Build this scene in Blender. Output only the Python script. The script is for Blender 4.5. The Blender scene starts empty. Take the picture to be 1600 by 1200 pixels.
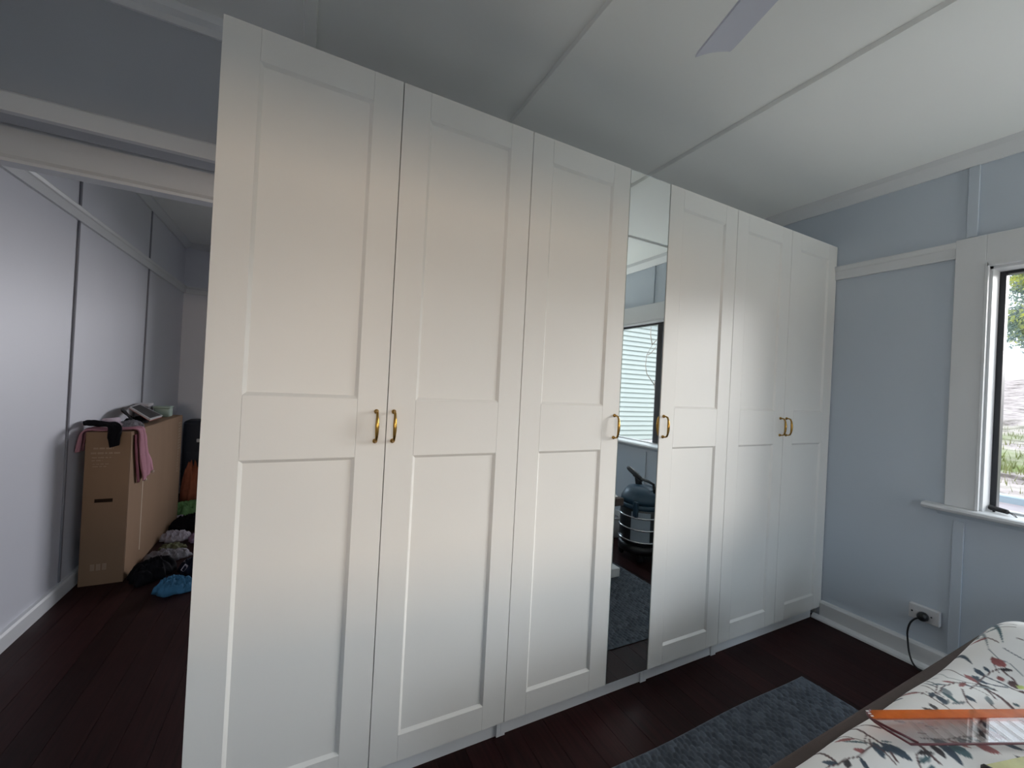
import bpy, math, random
import numpy as np
from mathutils import Vector, Matrix

FPX = 637.7758            # focal length in pixels of a 1600-wide frame
CAM_C = (0.247958, -1.393362, 1.369045)
CAM_R = ((0.889188, -0.454616, 0.051656), (0.048329, -0.018945, -0.998652), (0.454982, 0.890486, 0.005125))   # right, down, forward
EXPOSURE = 0.0
SKY = 3.2
BACKW = (-0.55, 0.75, 1.00, 1.99)     # made-up windows in the unseen back wall: x0, x1, z0, z1
BEDW = (2.30, 3.00, 0.95, 2.05)
PZ = 0.6645                            # height of the flat things lying on the duvet
HZ = (1.166, 1.263)                    # door handle posts

# ------------------------------------------------------------------ camera, world, lights, exposure
sc = bpy.context.scene
COL = sc.collection

def add_camera():
    cd = bpy.data.cameras.new('camera')
    cd.sensor_width = 36.0
    cd.lens = 36.0 * FPX / 1600.0
    cd.clip_start = 0.02
    cd.clip_end = 400
    o = bpy.data.objects.new('camera', cd)
    COL.objects.link(o)
    r, d, f = CAM_R
    m = Matrix(((r[0], -d[0], -f[0], CAM_C[0]), (r[1], -d[1], -f[1], CAM_C[1]), (r[2], -d[2], -f[2], CAM_C[2]), (0, 0, 0, 1)))
    o.matrix_world = m
    sc.camera = o
add_camera()

sc.view_settings.view_transform = 'Standard'
sc.view_settings.look = 'None'
sc.view_settings.gamma = 1.0
sc.view_settings.use_curve_mapping = False
sc.view_settings.exposure = EXPOSURE
sc.cycles.use_denoising = True
sc.cycles.max_bounces = 12
sc.cycles.diffuse_bounces = 6
sc.cycles.transparent_max_bounces = 16
sc.cycles.sample_clamp_indirect = 4.0

w = bpy.data.worlds.new('sky')
sc.world = w
w.use_nodes = True
bg = w.node_tree.nodes['Background']
bg.inputs['Color'].default_value = (0.80, 0.90, 1.0, 1)
bg.inputs['Strength'].default_value = SKY

def look(o, direction):
    o.rotation_euler = Vector(direction).to_track_quat('-Z', 'Y').to_euler()

def sun(name, direction, energy, angle, color):
    l = bpy.data.lights.new(name, 'SUN')
    l.energy = energy
    l.angle = math.radians(angle)
    l.color = color
    o = bpy.data.objects.new(name, l)
    COL.objects.link(o)
    o.location = (8, -4, 9)
    look(o, direction)

def area(name, loc, direction, sx, sy, energy, color, spread=180):
    l = bpy.data.lights.new(name, 'AREA')
    l.shape = 'RECTANGLE'
    l.size, l.size_y = sx, sy
    l.energy = energy
    l.color = color
    l.spread = math.radians(spread)
    o = bpy.data.objects.new(name, l)
    COL.objects.link(o)
    o.location = loc
    look(o, direction)

# sun high behind the house (it lights the slope and the neighbour's wall, never this room) and an added soft sun that lights the room through its window
sun('sun', (0.55, -0.40, -0.74), 2.6, 1.0, (1.0, 0.95, 0.86))
sun('added_soft_sun', (-0.80, 0.52, -0.12), 7.2, 40, (1.0, 0.98, 0.95))
# added fill lamps outside the made-up windows, standing in for daylight from unseen sides
area('rear_warm_fill', (-1.15, -9.5, 1.66), (0.10, 1, 0.04), 4.7, 0.47, 350, (1.0, 0.76, 0.53))  # added warm lamp for the upper left doors
area('bed_cool_fill', (2.3, -6.5, 2.75), (0.0, 1, -0.40), 3.0, 1.2, 120, (0.66, 0.83, 1.0))  # added cool lamp for the duvet and low doors
area('left_cool_fill', (-1.6, -6.3, 2.8), (0.40, 1, -0.42), 2.6, 1.2, 85, (0.68, 0.84, 1.0))  # added cool lamp lighting the doors from the left
area('ceiling_fill', (2.6, -5.5, 0.0), (0, 1, 0.85), 1.6, 1.2, 330, (0.95, 1.0, 0.96))  # added lamp throwing light upward to brighten the ceiling
area('next_room_fill', (3.0, 7.0, 2.0), (-0.5, -1, -0.03), 3.6, 1.0, 330, (0.97, 0.95, 1.0))  # added lamp for the next room's left wall

# duvet print: stems (points, width, colour) and leaves (tip, tip, width, colour) in metres on the bed
STEMS=[([[1.397,-0.898],[1.44,-0.91],[1.449,-0.936],[1.447,-0.961],[1.459,-0.996]],3.2,'br'),([[1.438,-0.911],[1.416,-0.938],[1.399,-0.959],[1.384,-0.985],[1.369,-1.007],[1.35,-1.028]],3.4,'br'),([[1.27,-0.9],[1.283,-0.913],[1.26,-0.945],[1.246,-0.969]],4,'br'),([[1.342,-0.9],[1.365,-0.903]],1.5,'mg'),([[1.286,-0.899],[1.324,-0.913]],1.5,'mg'),([[1.399,-0.959],[1.368,-0.967],[1.351,-0.977]],1.2,'br'),([[1.9,-0.985],[1.872,-1.01],[1.848,-1.032]],5,'nv'),([[1.9,-0.985],[1.892,-1.01],[1.895,-1.03],[1.911,-1.048]],4,'nv'),([[1.933,-0.997],[1.926,-1.02],[1.922,-1.041],[1.914,-1.056]],3,'nv'),([[1.914,-1.056],[1.907,-1.077]],2.5,'br'),([[1.982,-1.022],[1.966,-1.038],[1.959,-1.049],[1.94,-1.059]],2.5,'br'),([[1.903,-0.983],[1.88,-1.003],[1.858,-1.019],[1.816,-1.051]],2.5,'br'),([[1.847,-1.028],[1.837,-1.049],[1.825,-1.067],[1.8,-1.092]],5,'br'),([[1.899,-0.885],[1.957,-0.9],[1.923,-0.94],[1.895,-0.968],[1.88,-0.989]],2,'br'),([[1.774,-0.93],[1.752,-0.949],[1.723,-0.972],[1.713,-0.99]],1.6,'br'),([[1.795,-0.928],[1.773,-0.948],[1.758,-0.964]],2,'nv'),([[1.818,-0.925],[1.792,-0.946],[1.771,-0.962]],2,'nv'),([[1.694,-0.953],[1.714,-0.957],[1.709,-0.974],[1.703,-0.983]],1.6,'br'),([[1.783,-0.957],[1.744,-0.967],[1.709,-0.974]],1.4,'br'),([[1.458,-0.998],[1.451,-1.017],[1.439,-1.038],[1.425,-1.067]],4.5,'br'),([[1.929,-0.903],[1.85,-0.957],[1.85,-0.992]],1.2,'gr'),([[1.826,-0.975],[1.829,-1.009],[1.815,-1.04]],1.4,'br'),([[2.043,-0.984],[2.016,-1.009],[2.011,-1.032],[1.983,-1.061]],1.6,'gr'),([[2.058,-1.01],[2.049,-1.03],[2.04,-1.051]],1.6,'nv'),([[2.016,-0.998],[1.985,-1.01],[1.965,-1.023]],1.2,'br')]
LEAVES=[([1.375,-0.979],[1.334,-1.013],7,'nv'),([1.383,-0.987],[1.379,-1.042],11,'nv'),([1.39,-0.987],[1.405,-0.999],3,'tl'),([1.359,-0.907],[1.356,-0.92],3,'nv'),([1.516,-0.899],[1.522,-0.903],4,'bk'),([1.626,-0.901],[1.652,-0.915],4,'nv'),([1.665,-0.906],[1.656,-0.931],7,'nv'),([2.013,-0.997],[1.992,-1.028],10,'rd'),([2.071,-0.898],[1.965,-0.974],4,'nv'),([2.341,-0.906],[2.072,-1.005],4,'tl'),([1.95,-1.047],[1.921,-1.063],8,'br'),([1.95,-1.024],[1.933,-1.038],6,'rd'),([1.935,-1.059],[1.934,-1.075],8,'lm'),([1.502,-1.033],[1.466,-1.09],9,'nv'),([1.509,-1.051],[1.505,-1.093],12,'tl'),([1.472,-1.036],[1.452,-1.069],7,'bk'),([1.568,-1.077],[1.575,-1.114],14,'rd'),([1.636,-1.096],[1.647,-1.132],9,'nv'),([1.561,-1.057],[1.539,-1.074],6,'gr'),([1.777,-0.956],[1.792,-0.958],4,'tl'),([1.903,-0.985],[1.885,-1.023],7,'nv'),([1.869,-1.005],[1.863,-1.045],7,'bk'),([1.838,-1.075],[1.833,-1.085],5,'tl'),([1.911,-0.991],[1.911,-1.002],4,'tl'),([1.914,-1.067],[1.913,-1.078],5,'br'),([1.832,-0.986],[1.831,-1.011],4,'nv'),([2.285,-0.894],[2.043,-0.984],3,'gr'),([1.839,-0.91],[1.842,-0.947],2,'gr'),([1.615,-0.98],[1.616,-1.013],7,'bk'),([1.655,-0.981],[1.627,-1.005],5,'bk'),([1.805,-1.089],[1.797,-1.106],6,'br')]

# ------------------------------------------------------------------ materials
MATS = {}

def nodes_of(m):
    m.use_nodes = True
    return m.node_tree.nodes, m.node_tree.links, m.node_tree.nodes['Principled BSDF']

def mat(name, color, rough=0.5, metal=0.0, spec=0.5, var=0.04, scale=6.0, bump=0.0, bscale=60.0, stretch=(1, 1, 1), trans=0.0, coat=0.0):
    """A painted, woven or metal surface: base colour with slight noise variation and fine relief."""
    if name in MATS:
        return MATS[name]
    m = bpy.data.materials.new(name)
    n, l, p = nodes_of(m)
    p.inputs['Roughness'].default_value = rough
    p.inputs['Metallic'].default_value = metal
    p.inputs['Specular IOR Level'].default_value = spec
    p.inputs['Coat Weight'].default_value = coat
    tc = n.new('ShaderNodeTexCoord')
    mp = n.new('ShaderNodeMapping')
    mp.inputs['Scale'].default_value = stretch
    l.new(tc.outputs['Object'], mp.inputs['Vector'])
    nz = n.new('ShaderNodeTexNoise')
    nz.inputs['Scale'].default_value = scale
    nz.inputs['Detail'].default_value = 4
    l.new(mp.outputs['Vector'], nz.inputs['Vector'])
    mx = n.new('ShaderNodeMix')
    mx.data_type = 'RGBA'
    mx.inputs[6].default_value = tuple(max(0, c * (1 - var)) for c in color) + (1,)
    mx.inputs[7].default_value = tuple(min(1, c * (1 + var)) for c in color) + (1,)
    l.new(nz.outputs['Fac'], mx.inputs[0])
    l.new(mx.outputs[2], p.inputs['Base Color'])
    if trans:
        p.inputs['Subsurface Weight'].default_value = trans
    if bump:
        bz = n.new('ShaderNodeTexNoise')
        bz.inputs['Scale'].default_value = bscale
        l.new(mp.outputs['Vector'], bz.inputs['Vector'])
        b = n.new('ShaderNodeBump')
        b.inputs['Strength'].default_value = bump
        b.inputs['Distance'].default_value = 0.004
        l.new(bz.outputs['Fac'], b.inputs['Height'])
        l.new(b.outputs['Normal'], p.inputs['Normal'])
    MATS[name] = m
    return m

def mat_floor():
    m = bpy.data.materials.new('stained_floorboard')
    n, l, p = nodes_of(m)
    tc = n.new('ShaderNodeTexCoord')
    oi = n.new('ShaderNodeObjectInfo')
    mp = n.new('ShaderNodeMapping')
    mp.inputs['Scale'].default_value = (26, 1.2, 26)
    l.new(tc.outputs['Object'], mp.inputs['Vector'])
    cb = n.new('ShaderNodeCombineXYZ')
    mul = n.new('ShaderNodeMath'); mul.operation = 'MULTIPLY'; mul.inputs[1].default_value = 40
    l.new(oi.outputs['Random'], mul.inputs[0])
    l.new(mul.outputs[0], cb.inputs['Y'])
    l.new(cb.outputs[0], mp.inputs['Location'])
    nz = n.new('ShaderNodeTexNoise'); nz.inputs['Scale'].default_value = 3; nz.inputs['Detail'].default_value = 6
    l.new(mp.outputs['Vector'], nz.inputs['Vector'])
    cr = n.new('ShaderNodeValToRGB')
    cr.color_ramp.elements[0].position = 0.3; cr.color_ramp.elements[0].color = (0.014, 0.0042, 0.0044, 1)
    cr.color_ramp.elements[1].position = 0.75; cr.color_ramp.elements[1].color = (0.030, 0.0088, 0.0084, 1)
    l.new(nz.outputs['Fac'], cr.inputs['Fac'])
    hs = n.new('ShaderNodeHueSaturation')
    vr = n.new('ShaderNodeMapRange'); vr.inputs[3].default_value = 0.7; vr.inputs[4].default_value = 1.3
    l.new(oi.outputs['Random'], vr.inputs[0])
    l.new(vr.outputs[0], hs.inputs['Value'])
    l.new(cr.outputs['Color'], hs.inputs['Color'])
    l.new(hs.outputs['Color'], p.inputs['Base Color'])
    sm = n.new('ShaderNodeTexNoise'); sm.inputs['Scale'].default_value = 3.5; sm.inputs['Detail'].default_value = 5
    l.new(tc.outputs['Object'], sm.inputs['Vector'])
    rr = n.new('ShaderNodeMapRange'); rr.inputs[3].default_value = 0.34; rr.inputs[4].default_value = 0.62
    l.new(sm.outputs['Fac'], rr.inputs[0])
    l.new(rr.outputs[0], p.inputs['Roughness'])
    p.inputs['Specular IOR Level'].default_value = 0.13
    bp = n.new('ShaderNodeBump'); bp.inputs['Strength'].default_value = 0.15; bp.inputs['Distance'].default_value = 0.002
    l.new(nz.outputs['Fac'], bp.inputs['Height'])
    l.new(bp.outputs['Normal'], p.inputs['Normal'])
    return m

def mat_glass(name, tint=(1, 1, 1), gloss=0.06):
    """Thin clear sheet: straight-through light plus a weak mirror reflection."""
    m = bpy.data.materials.new(name)
    m.use_nodes = True
    n, l = m.node_tree.nodes, m.node_tree.links
    out = n['Material Output']
    n.remove(n['Principled BSDF'])
    t = n.new('ShaderNodeBsdfTransparent'); t.inputs['Color'].default_value = tuple(tint) + (1,)
    g = n.new('ShaderNodeBsdfGlossy'); g.inputs['Roughness'].default_value = 0.02
    lw = n.new('ShaderNodeLayerWeight'); lw.inputs['Blend'].default_value = 0.5
    pw = n.new('ShaderNodeMath'); pw.operation = 'POWER'; pw.inputs[1].default_value = 4
    l.new(lw.outputs['Facing'], pw.inputs[0])
    mu = n.new('ShaderNodeMath'); mu.operation = 'MULTIPLY_ADD'; mu.inputs[1].default_value = 0.5; mu.inputs[2].default_value = gloss * 0.5
    l.new(pw.outputs[0], mu.inputs[0])
    mx = n.new('ShaderNodeMixShader')
    l.new(mu.outputs[0], mx.inputs[0])
    l.new(t.outputs[0], mx.inputs[1])
    l.new(g.outputs[0], mx.inputs[2])
    l.new(mx.outputs[0], out.inputs['Surface'])
    return m

def mat_vcol(name, rough=0.75, spec=0.3):
    m = bpy.data.materials.new(name)
    n, l, p = nodes_of(m)
    a = n.new('ShaderNodeVertexColor'); a.layer_name = 'print'
    l.new(a.outputs['Color'], p.inputs['Base Color'])
    p.inputs['Roughness'].default_value = rough
    p.inputs['Specular IOR Level'].default_value = spec
    p.inputs['Sheen Weight'].default_value = 0.1
    tc = n.new('ShaderNodeTexCoord')
    nz = n.new('ShaderNodeTexNoise'); nz.inputs['Scale'].default_value = 500
    l.new(tc.outputs['Object'], nz.inputs['Vector'])
    b = n.new('ShaderNodeBump'); b.inputs['Strength'].default_value = 0.1; b.inputs['Distance'].default_value = 0.001
    l.new(nz.outputs['Fac'], b.inputs['Height'])
    l.new(b.outputs['Normal'], p.inputs['Normal'])
    return m

def mat_leaf(name, c1, c2):
    m = bpy.data.materials.new(name)
    m.use_nodes = True
    n, l = m.node_tree.nodes, m.node_tree.links
    out = n['Material Output']
    n.remove(n['Principled BSDF'])
    tc = n.new('ShaderNodeTexCoord')
    nz = n.new('ShaderNodeTexNoise'); nz.inputs['Scale'].default_value = 0.6; nz.inputs['Detail'].default_value = 5
    l.new(tc.outputs['Object'], nz.inputs['Vector'])
    cr = n.new('ShaderNodeValToRGB')
    cr.color_ramp.elements[0].position = 0.42; cr.color_ramp.elements[0].color = tuple(c1) + (1,)
    cr.color_ramp.elements[1].position = 0.6; cr.color_ramp.elements[1].color = tuple(c2) + (1,)
    l.new(nz.outputs['Fac'], cr.inputs['Fac'])
    d = n.new('ShaderNodeBsdfDiffuse'); t = n.new('ShaderNodeBsdfTranslucent')
    l.new(cr.outputs['Color'], d.inputs['Color']); l.new(cr.outputs['Color'], t.inputs['Color'])
    mx = n.new('ShaderNodeMixShader'); mx.inputs[0].default_value = 0.55
    l.new(d.outputs[0], mx.inputs[1]); l.new(t.outputs[0], mx.inputs[2])
    l.new(mx.outputs[0], out.inputs['Surface'])
    return m

def mat_hill():
    m = bpy.data.materials.new('dry_grass_slope')
    n, l, p = nodes_of(m)
    tc = n.new('ShaderNodeTexCoord')
    mp = n.new('ShaderNodeMapping'); mp.inputs['Scale'].default_value = (1.3, 0.7, 1.3)
    l.new(tc.outputs['Object'], mp.inputs['Vector'])
    nz = n.new('ShaderNodeTexNoise'); nz.inputs['Scale'].default_value = 2.4; nz.inputs['Detail'].default_value = 9; nz.inputs['Roughness'].default_value = 0.75
    l.new(mp.outputs['Vector'], nz.inputs['Vector'])
    cr = n.new('ShaderNodeValToRGB')
    e = cr.color_ramp.elements
    e[0].position = 0.36; e[0].color = (0.05, 0.04, 0.036, 1)
    e[1].position = 0.66; e[1].color = (0.42, 0.37, 0.36, 1)
    k = e.new(0.5); k.color = (0.27, 0.24, 0.235, 1)
    l.new(nz.outputs['Fac'], cr.inputs['Fac'])
    # greener turf near the house and sunlit glare painted as a paler colour on the crest
    sp = n.new('ShaderNodeSeparateXYZ')
    l.new(tc.outputs['Object'], sp.inputs[0])
    gn = n.new('ShaderNodeTexNoise'); gn.inputs['Scale'].default_value = 0.9; gn.inputs['Detail'].default_value = 6
    l.new(tc.outputs['Object'], gn.inputs['Vector'])
    mr = n.new('ShaderNodeMapRange'); mr.inputs[1].default_value = 16; mr.inputs[2].default_value = 11; mr.inputs[3].default_value = 0; mr.inputs[4].default_value = 1
    l.new(sp.outputs['X'], mr.inputs[0])
    gm = n.new('ShaderNodeMath'); gm.operation = 'MULTIPLY'
    gr = n.new('ShaderNodeMapRange'); gr.inputs[1].default_value = 0.4; gr.inputs[2].default_value = 0.6
    l.new(gn.outputs['Fac'], gr.inputs[0])
    l.new(mr.outputs[0], gm.inputs[0]); l.new(gr.outputs[0], gm.inputs[1])
    mx = n.new('ShaderNodeMix'); mx.data_type = 'RGBA'
    l.new(gm.outputs[0], mx.inputs[0]); l.new(cr.outputs['Color'], mx.inputs[6])
    mx.inputs[7].default_value = (0.13, 0.17, 0.06, 1)
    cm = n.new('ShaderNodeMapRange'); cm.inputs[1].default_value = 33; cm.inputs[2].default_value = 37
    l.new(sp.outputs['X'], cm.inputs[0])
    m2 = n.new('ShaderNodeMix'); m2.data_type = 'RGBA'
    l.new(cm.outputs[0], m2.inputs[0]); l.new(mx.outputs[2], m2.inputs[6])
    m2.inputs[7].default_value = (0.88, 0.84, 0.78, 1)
    l.new(m2.outputs[2], p.inputs['Base Color'])
    p.inputs['Roughness'].default_value = 0.95
    p.inputs['Specular IOR Level'].default_value = 0.1
    return m

WHITE_TRIM = mat('white_trim_paint', (0.70, 0.71, 0.72), 0.42, var=0.02, bump=0.03, bscale=40)
WALL_R = mat('pale_grey_wall_paint', (0.53, 0.585, 0.65), 0.6, var=0.02, scale=2, bump=0.04, bscale=90)
WALL_L = mat('pale_lavender_wall_paint', (0.66, 0.67, 0.72), 0.5, var=0.03, scale=2, bump=0.06, bscale=70)
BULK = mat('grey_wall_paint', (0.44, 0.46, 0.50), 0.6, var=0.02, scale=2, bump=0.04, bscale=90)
CEIL = mat('ceiling_paint', (0.88, 0.885, 0.86), 0.7, var=0.015, scale=2, bump=0.03, bscale=60)
DOOR = mat('white_foil', (0.80, 0.785, 0.75), 0.42, var=0.008, scale=3, bump=0.02, bscale=120)
CARCASS = mat('white_carcass', (0.74, 0.75, 0.76), 0.5, var=0.01)
BRASS = mat('aged_brass', (0.40, 0.235, 0.06), 0.24, metal=1.0, var=0.12, scale=25)
MIRROR = mat('mirror_silver', (0.83, 0.86, 0.85), 0.004, metal=1.0, var=0.0)
MEDGE = mat('polished_glass_edge', (0.85, 0.90, 0.90), 0.15, var=0.0)
BLACKF = mat('black_aluminium', (0.018, 0.02, 0.026), 0.35, var=0.1)
BLACKP = mat('black_plastic', (0.008, 0.008, 0.01), 0.4, var=0.1)
WPLAST = mat('white_plastic', (0.62, 0.62, 0.63), 0.35, var=0.01)
FLOORM = mat_floor()
GLASS = mat_glass('window_glass')
CARD = mat('corrugated_cardboard', (0.27, 0.17, 0.105), 0.85, spec=0.2, var=0.1, scale=8, bump=0.05, bscale=200, stretch=(1, 1, 0.2))
CARDP = mat('cardboard_print', (0.50, 0.40, 0.30), 0.85, spec=0.2, var=0.15, scale=60)
CARDK = mat('slot_shade_brown', (0.03, 0.018, 0.012), 0.9, spec=0.1)
TAPE = mat('pale_packing_tape', (0.55, 0.43, 0.32), 0.4, var=0.05)
TAUPE = mat('taupe_bed_fabric', (0.082, 0.063, 0.057), 0.8, spec=0.2, var=0.12, scale=40, bump=0.1, bscale=300)

# ------------------------------------------------------------------ mesh helpers
class MB:
    def __init__(s):
        s.v = []; s.f = []; s.smooth = []
    def add(s, v, f, smooth=False):
        k = len(s.v)
        s.v.extend([tuple(map(float, p)) for p in v])
        s.f.extend([tuple(i + k for i in q) for q in f])
        s.smooth.extend([smooth] * len(f))
        return s
    def box(s, x0, x1, y0, y1, z0, z1):
        x0, x1 = min(x0, x1), max(x0, x1); y0, y1 = min(y0, y1), max(y0, y1); z0, z1 = min(z0, z1), max(z0, z1)
        v = [(x0, y0, z0), (x1, y0, z0), (x1, y1, z0), (x0, y1, z0), (x0, y0, z1), (x1, y0, z1), (x1, y1, z1), (x0, y1, z1)]
        f = [(3, 2, 1, 0), (4, 5, 6, 7), (0, 1, 5, 4), (1, 2, 6, 5), (2, 3, 7, 6), (3, 0, 4, 7)]
        return s.add(v, f)
    def prism(s, poly, axis, a, b):
        """2D polygon extruded along an axis; poly lists the other two coordinates in axis order."""
        n = len(poly)
        def P(q, t):
            c = list(q); c.insert(axis, t); return tuple(c)
        v = [P(q, a) for q in poly] + [P(q, b) for q in poly]
        f = [tuple(range(n))[::-1], tuple(range(n, 2 * n))] + [(i, (i + 1) % n, n + (i + 1) % n, n + i) for i in range(n)]
        return s.add(v, f)
    def tube(s, pts, r, seg=10, caps=True):
        pts = [Vector(p) for p in pts]
        n = len(pts)
        rs = r if isinstance(r, (list, tuple)) else [r] * n
        v = []; f = []
        up = None
        for i, p in enumerate(pts):
            t = (pts[min(i + 1, n - 1)] - pts[max(i - 1, 0)]).normalized()
            if up is None:
                up = Vector((0, 0, 1)) if abs(t.z) < 0.9 else Vector((1, 0, 0))
            a = t.cross(up)
            if a.length < 1e-6:
                a = t.cross(Vector((1, 0.3, 0.2)))
            a.normalize()
            b = a.cross(t).normalized(); up = b
            for k in range(seg):
                an = 2 * math.pi * k / seg
                v.append(tuple(p + (a * math.cos(an) + b * math.sin(an)) * rs[i]))
        for i in range(n - 1):
            for k in range(seg):
                k2 = (k + 1) % seg
                f.append((i * seg + k, i * seg + k2, (i + 1) * seg + k2, (i + 1) * seg + k))
        if caps:
            f.append(tuple(range(seg))); f.append(tuple(range((n - 1) * seg, n * seg))[::-1])
        return s.add(v, f, True)
    def lathe(s, c, prof, seg=24, axis=2):
        v = []; f = []
        n = len(prof)
        for (r, z) in prof:
            for k in range(seg):
                a = 2 * math.pi * k / seg
                q = [r * math.cos(a), r * math.sin(a)]
                q.insert(axis, z)
                v.append((c[0] + q[0], c[1] + q[1], c[2] + q[2]))
        for i in range(n - 1):
            for k in range(seg):
                k2 = (k + 1) % seg
                f.append((i * seg + k, i * seg + k2, (i + 1) * seg + k2, (i + 1) * seg + k))
        f.append(tuple(range(seg))[::-1]); f.append(tuple(range((n - 1) * seg, n * seg)))
        return s.add(v, f, True)
    def slab_holes(s, axis, t0, t1, u0, u1, w0, w1, holes):
        """Wall slab normal to axis with rectangular openings, holes = (u0,u1,w0,w1) in the other two axes."""
        us = sorted({u0, u1} | {h[0] for h in holes} | {h[1] for h in holes})
        ws = sorted({w0, w1} | {h[2] for h in holes} | {h[3] for h in holes})
        solid = {}
        for i in range(len(us) - 1):
            for j in range(len(ws) - 1):
                cu, cw = (us[i] + us[i + 1]) / 2, (ws[j] + ws[j + 1]) / 2
                solid[i, j] = not any(h[0] < cu < h[1] and h[2] < cw < h[3] for h in holes)
        def P(t, u, w):
            q = [u, w]; q.insert(axis, t); return tuple(q)
        for (i, j), ok in solid.items():
            if not ok: continue
            a, b, c, d = us[i], us[i + 1], ws[j], ws[j + 1]
            s.add([P(t0, a, c), P(t0, b, c), P(t0, b, d), P(t0, a, d)], [(0, 1, 2, 3)])
            s.add([P(t1, a, c), P(t1, b, c), P(t1, b, d), P(t1, a, d)], [(3, 2, 1, 0)])
            for di, dj, e in ((-1, 0, (a, c, a, d)), (1, 0, (b, c, b, d)), (0, -1, (a, c, b, c)), (0, 1, (a, d, b, d))):
                if not solid.get((i + di, j + dj), False):
                    s.add([P(t0, e[0], e[1]), P(t0, e[2], e[3]), P(t1, e[2], e[3]), P(t1, e[0], e[1])], [(0, 1, 2, 3)])
        return s

ORIGIN = {}

def tag(o, label=None, cat=None, group=None, kind=None):
    if label: o['label'] = label
    if cat: o['category'] = cat
    if group: o['group'] = group
    if kind: o['kind'] = kind
    return o

def empty(name, loc, label=None, cat=None, group=None, kind=None):
    o = bpy.data.objects.new(name, None)
    o.empty_display_size = 0.05
    COL.objects.link(o)
    o.location = loc
    ORIGIN[o] = Vector(loc)
    return tag(o, label, cat, group, kind)

def build(name, mb, material, parent=None, loc=None, bevel=0.0, seg=1, smooth=None):
    """Links the collected shapes as ONE mesh object; vertices are given in world coordinates."""
    org = ORIGIN[parent] if parent is not None else Vector(loc if loc else (0, 0, 0))
    me = bpy.data.meshes.new(name)
    me.from_pydata([(v[0] - org.x, v[1] - org.y, v[2] - org.z) for v in mb.v], [], mb.f)
    me.update()
    sm = mb.smooth if smooth is None else [smooth] * len(mb.f)
    me.polygons.foreach_set('use_smooth', sm)
    me.materials.append(material)
    o = bpy.data.objects.new(name, me)
    COL.objects.link(o)
    if parent is not None:
        o.parent = parent
    else:
        o.location = org
    ORIGIN[o] = org
    fix_normals(me)
    if bevel:
        b = o.modifiers.new('edge', 'BEVEL'); b.width = bevel; b.segments = seg; b.limit_method = 'ANGLE'
        b.harden_normals = False
    return o

import bmesh
def fix_normals(me):
    bm = bmesh.new(); bm.from_mesh(me)
    bmesh.ops.recalc_face_normals(bm, faces=bm.faces[:])
    bm.to_mesh(me); bm.free()

def struct(name, mb, material, parent=None, loc=None, bevel=0.0):
    o = build(name, mb, material, parent, loc, bevel)
    if parent is None:
        o['kind'] = 'structure'
    return o

def copy_tree(o, parent=None):
    c = o.copy(); COL.objects.link(c)
    if parent is not None:
        c.parent = parent
    for ch in [q for q in o.children]:
        copy_tree(ch, c)
    return c

def fbm(x, y, seed, octaves=4):
    """Cheap smooth 2D noise from rotated sines."""
    r = random.Random(seed)
    z = np.zeros_like(np.asarray(x, float))
    a, fr = 1.0, 1.0
    for o_ in range(octaves):
        for _ in range(3):
            t = r.uniform(0, math.tau); p = r.uniform(0, math.tau); p2 = r.uniform(0, math.tau)
            u = x * math.cos(t) + y * math.sin(t); w_ = -x * math.sin(t) + y * math.cos(t)
            z = z + a / 3 * np.sin(fr * u * 6.283 + p + 0.9 * np.sin(fr * w_ * 4.1 + p2))
        a *= 0.52; fr *= 2.03
    return z

def from_np(name, V, F, material, parent=None, loc=None, smooth=True):
    org = ORIGIN[parent] if parent is not None else Vector(loc if loc else (0, 0, 0))
    V = np.asarray(V, np.float64) - np.array(org)[None]
    F = np.asarray(F, np.int32)
    me = bpy.data.meshes.new(name)
    me.vertices.add(len(V)); me.vertices.foreach_set('co', V.astype(np.float32).ravel())
    k = F.shape[1]
    me.loops.add(F.size); me.loops.foreach_set('vertex_index', F.ravel())
    me.polygons.add(len(F))
    me.polygons.foreach_set('loop_start', np.arange(0, F.size, k, dtype=np.int32))
    me.polygons.foreach_set('loop_total', np.full(len(F), k, np.int32))
    me.polygons.foreach_set('use_smooth', np.full(len(F), smooth))
    me.update(calc_edges=True)
    me.validate()
    me.materials.append(material)
    o = bpy.data.objects.new(name, me)
    COL.objects.link(o)
    if parent is not None: o.parent = parent
    else: o.location = org
    ORIGIN[o] = org
    return o

def grid_faces(nx, ny):
    i = np.arange(nx - 1)[:, None]; j = np.arange(ny - 1)[None]
    a = i * ny + j
    return np.stack([a, a + ny, a + ny + 1, a + 1], -1).reshape(-1, 4)

# ------------------------------------------------------------------ the room shell
XL, XR = -0.97, 3.25          # inner faces of the left and right walls
YB, YF = -3.60, 4.27          # back wall behind the camera, far wall of the next room
ZC, ZC2 = 2.69, 2.76          # ceilings of the bedroom and of the next room
WY0, WY1, WYM0, WYM1, WZ0, WZ1 = -0.655, -2.20, -1.490, -1.550, 0.872, 2.085   # right window

def planks():
    root = empty('floor', (0, 0, 0), kind='structure')
    base = MB().box(XL - 0.1, XR + 0.1, YB - 0.1, YF + 0.1, -0.06, -0.022)
    build('subfloor', base, mat('dark_gap', (0.006, 0.004, 0.004), 0.9), root)
    wd = 0.1135
    x0 = 1.308 - wd * 21
    first = None
    for i in range(40):
        xa = x0 + i * wd
        if xa + wd < XL - 0.02 or xa > XR + 0.02: continue
        if first is None:
            g = 0.0008
            mb = MB().prism([(g, -0.021), (wd - g, -0.021), (wd - g, 0), (g, 0)], 1, YB, YF)
            mb.v = [(x + xa, y, z) for x, y, z in mb.v]
            first = build('plank', mb, FLOORM, root, smooth=False)
            fx = xa
        else:
            c = first.copy(); COL.objects.link(c); c.parent = root
            c.location = (xa - fx, 0, 0)
planks()

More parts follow.
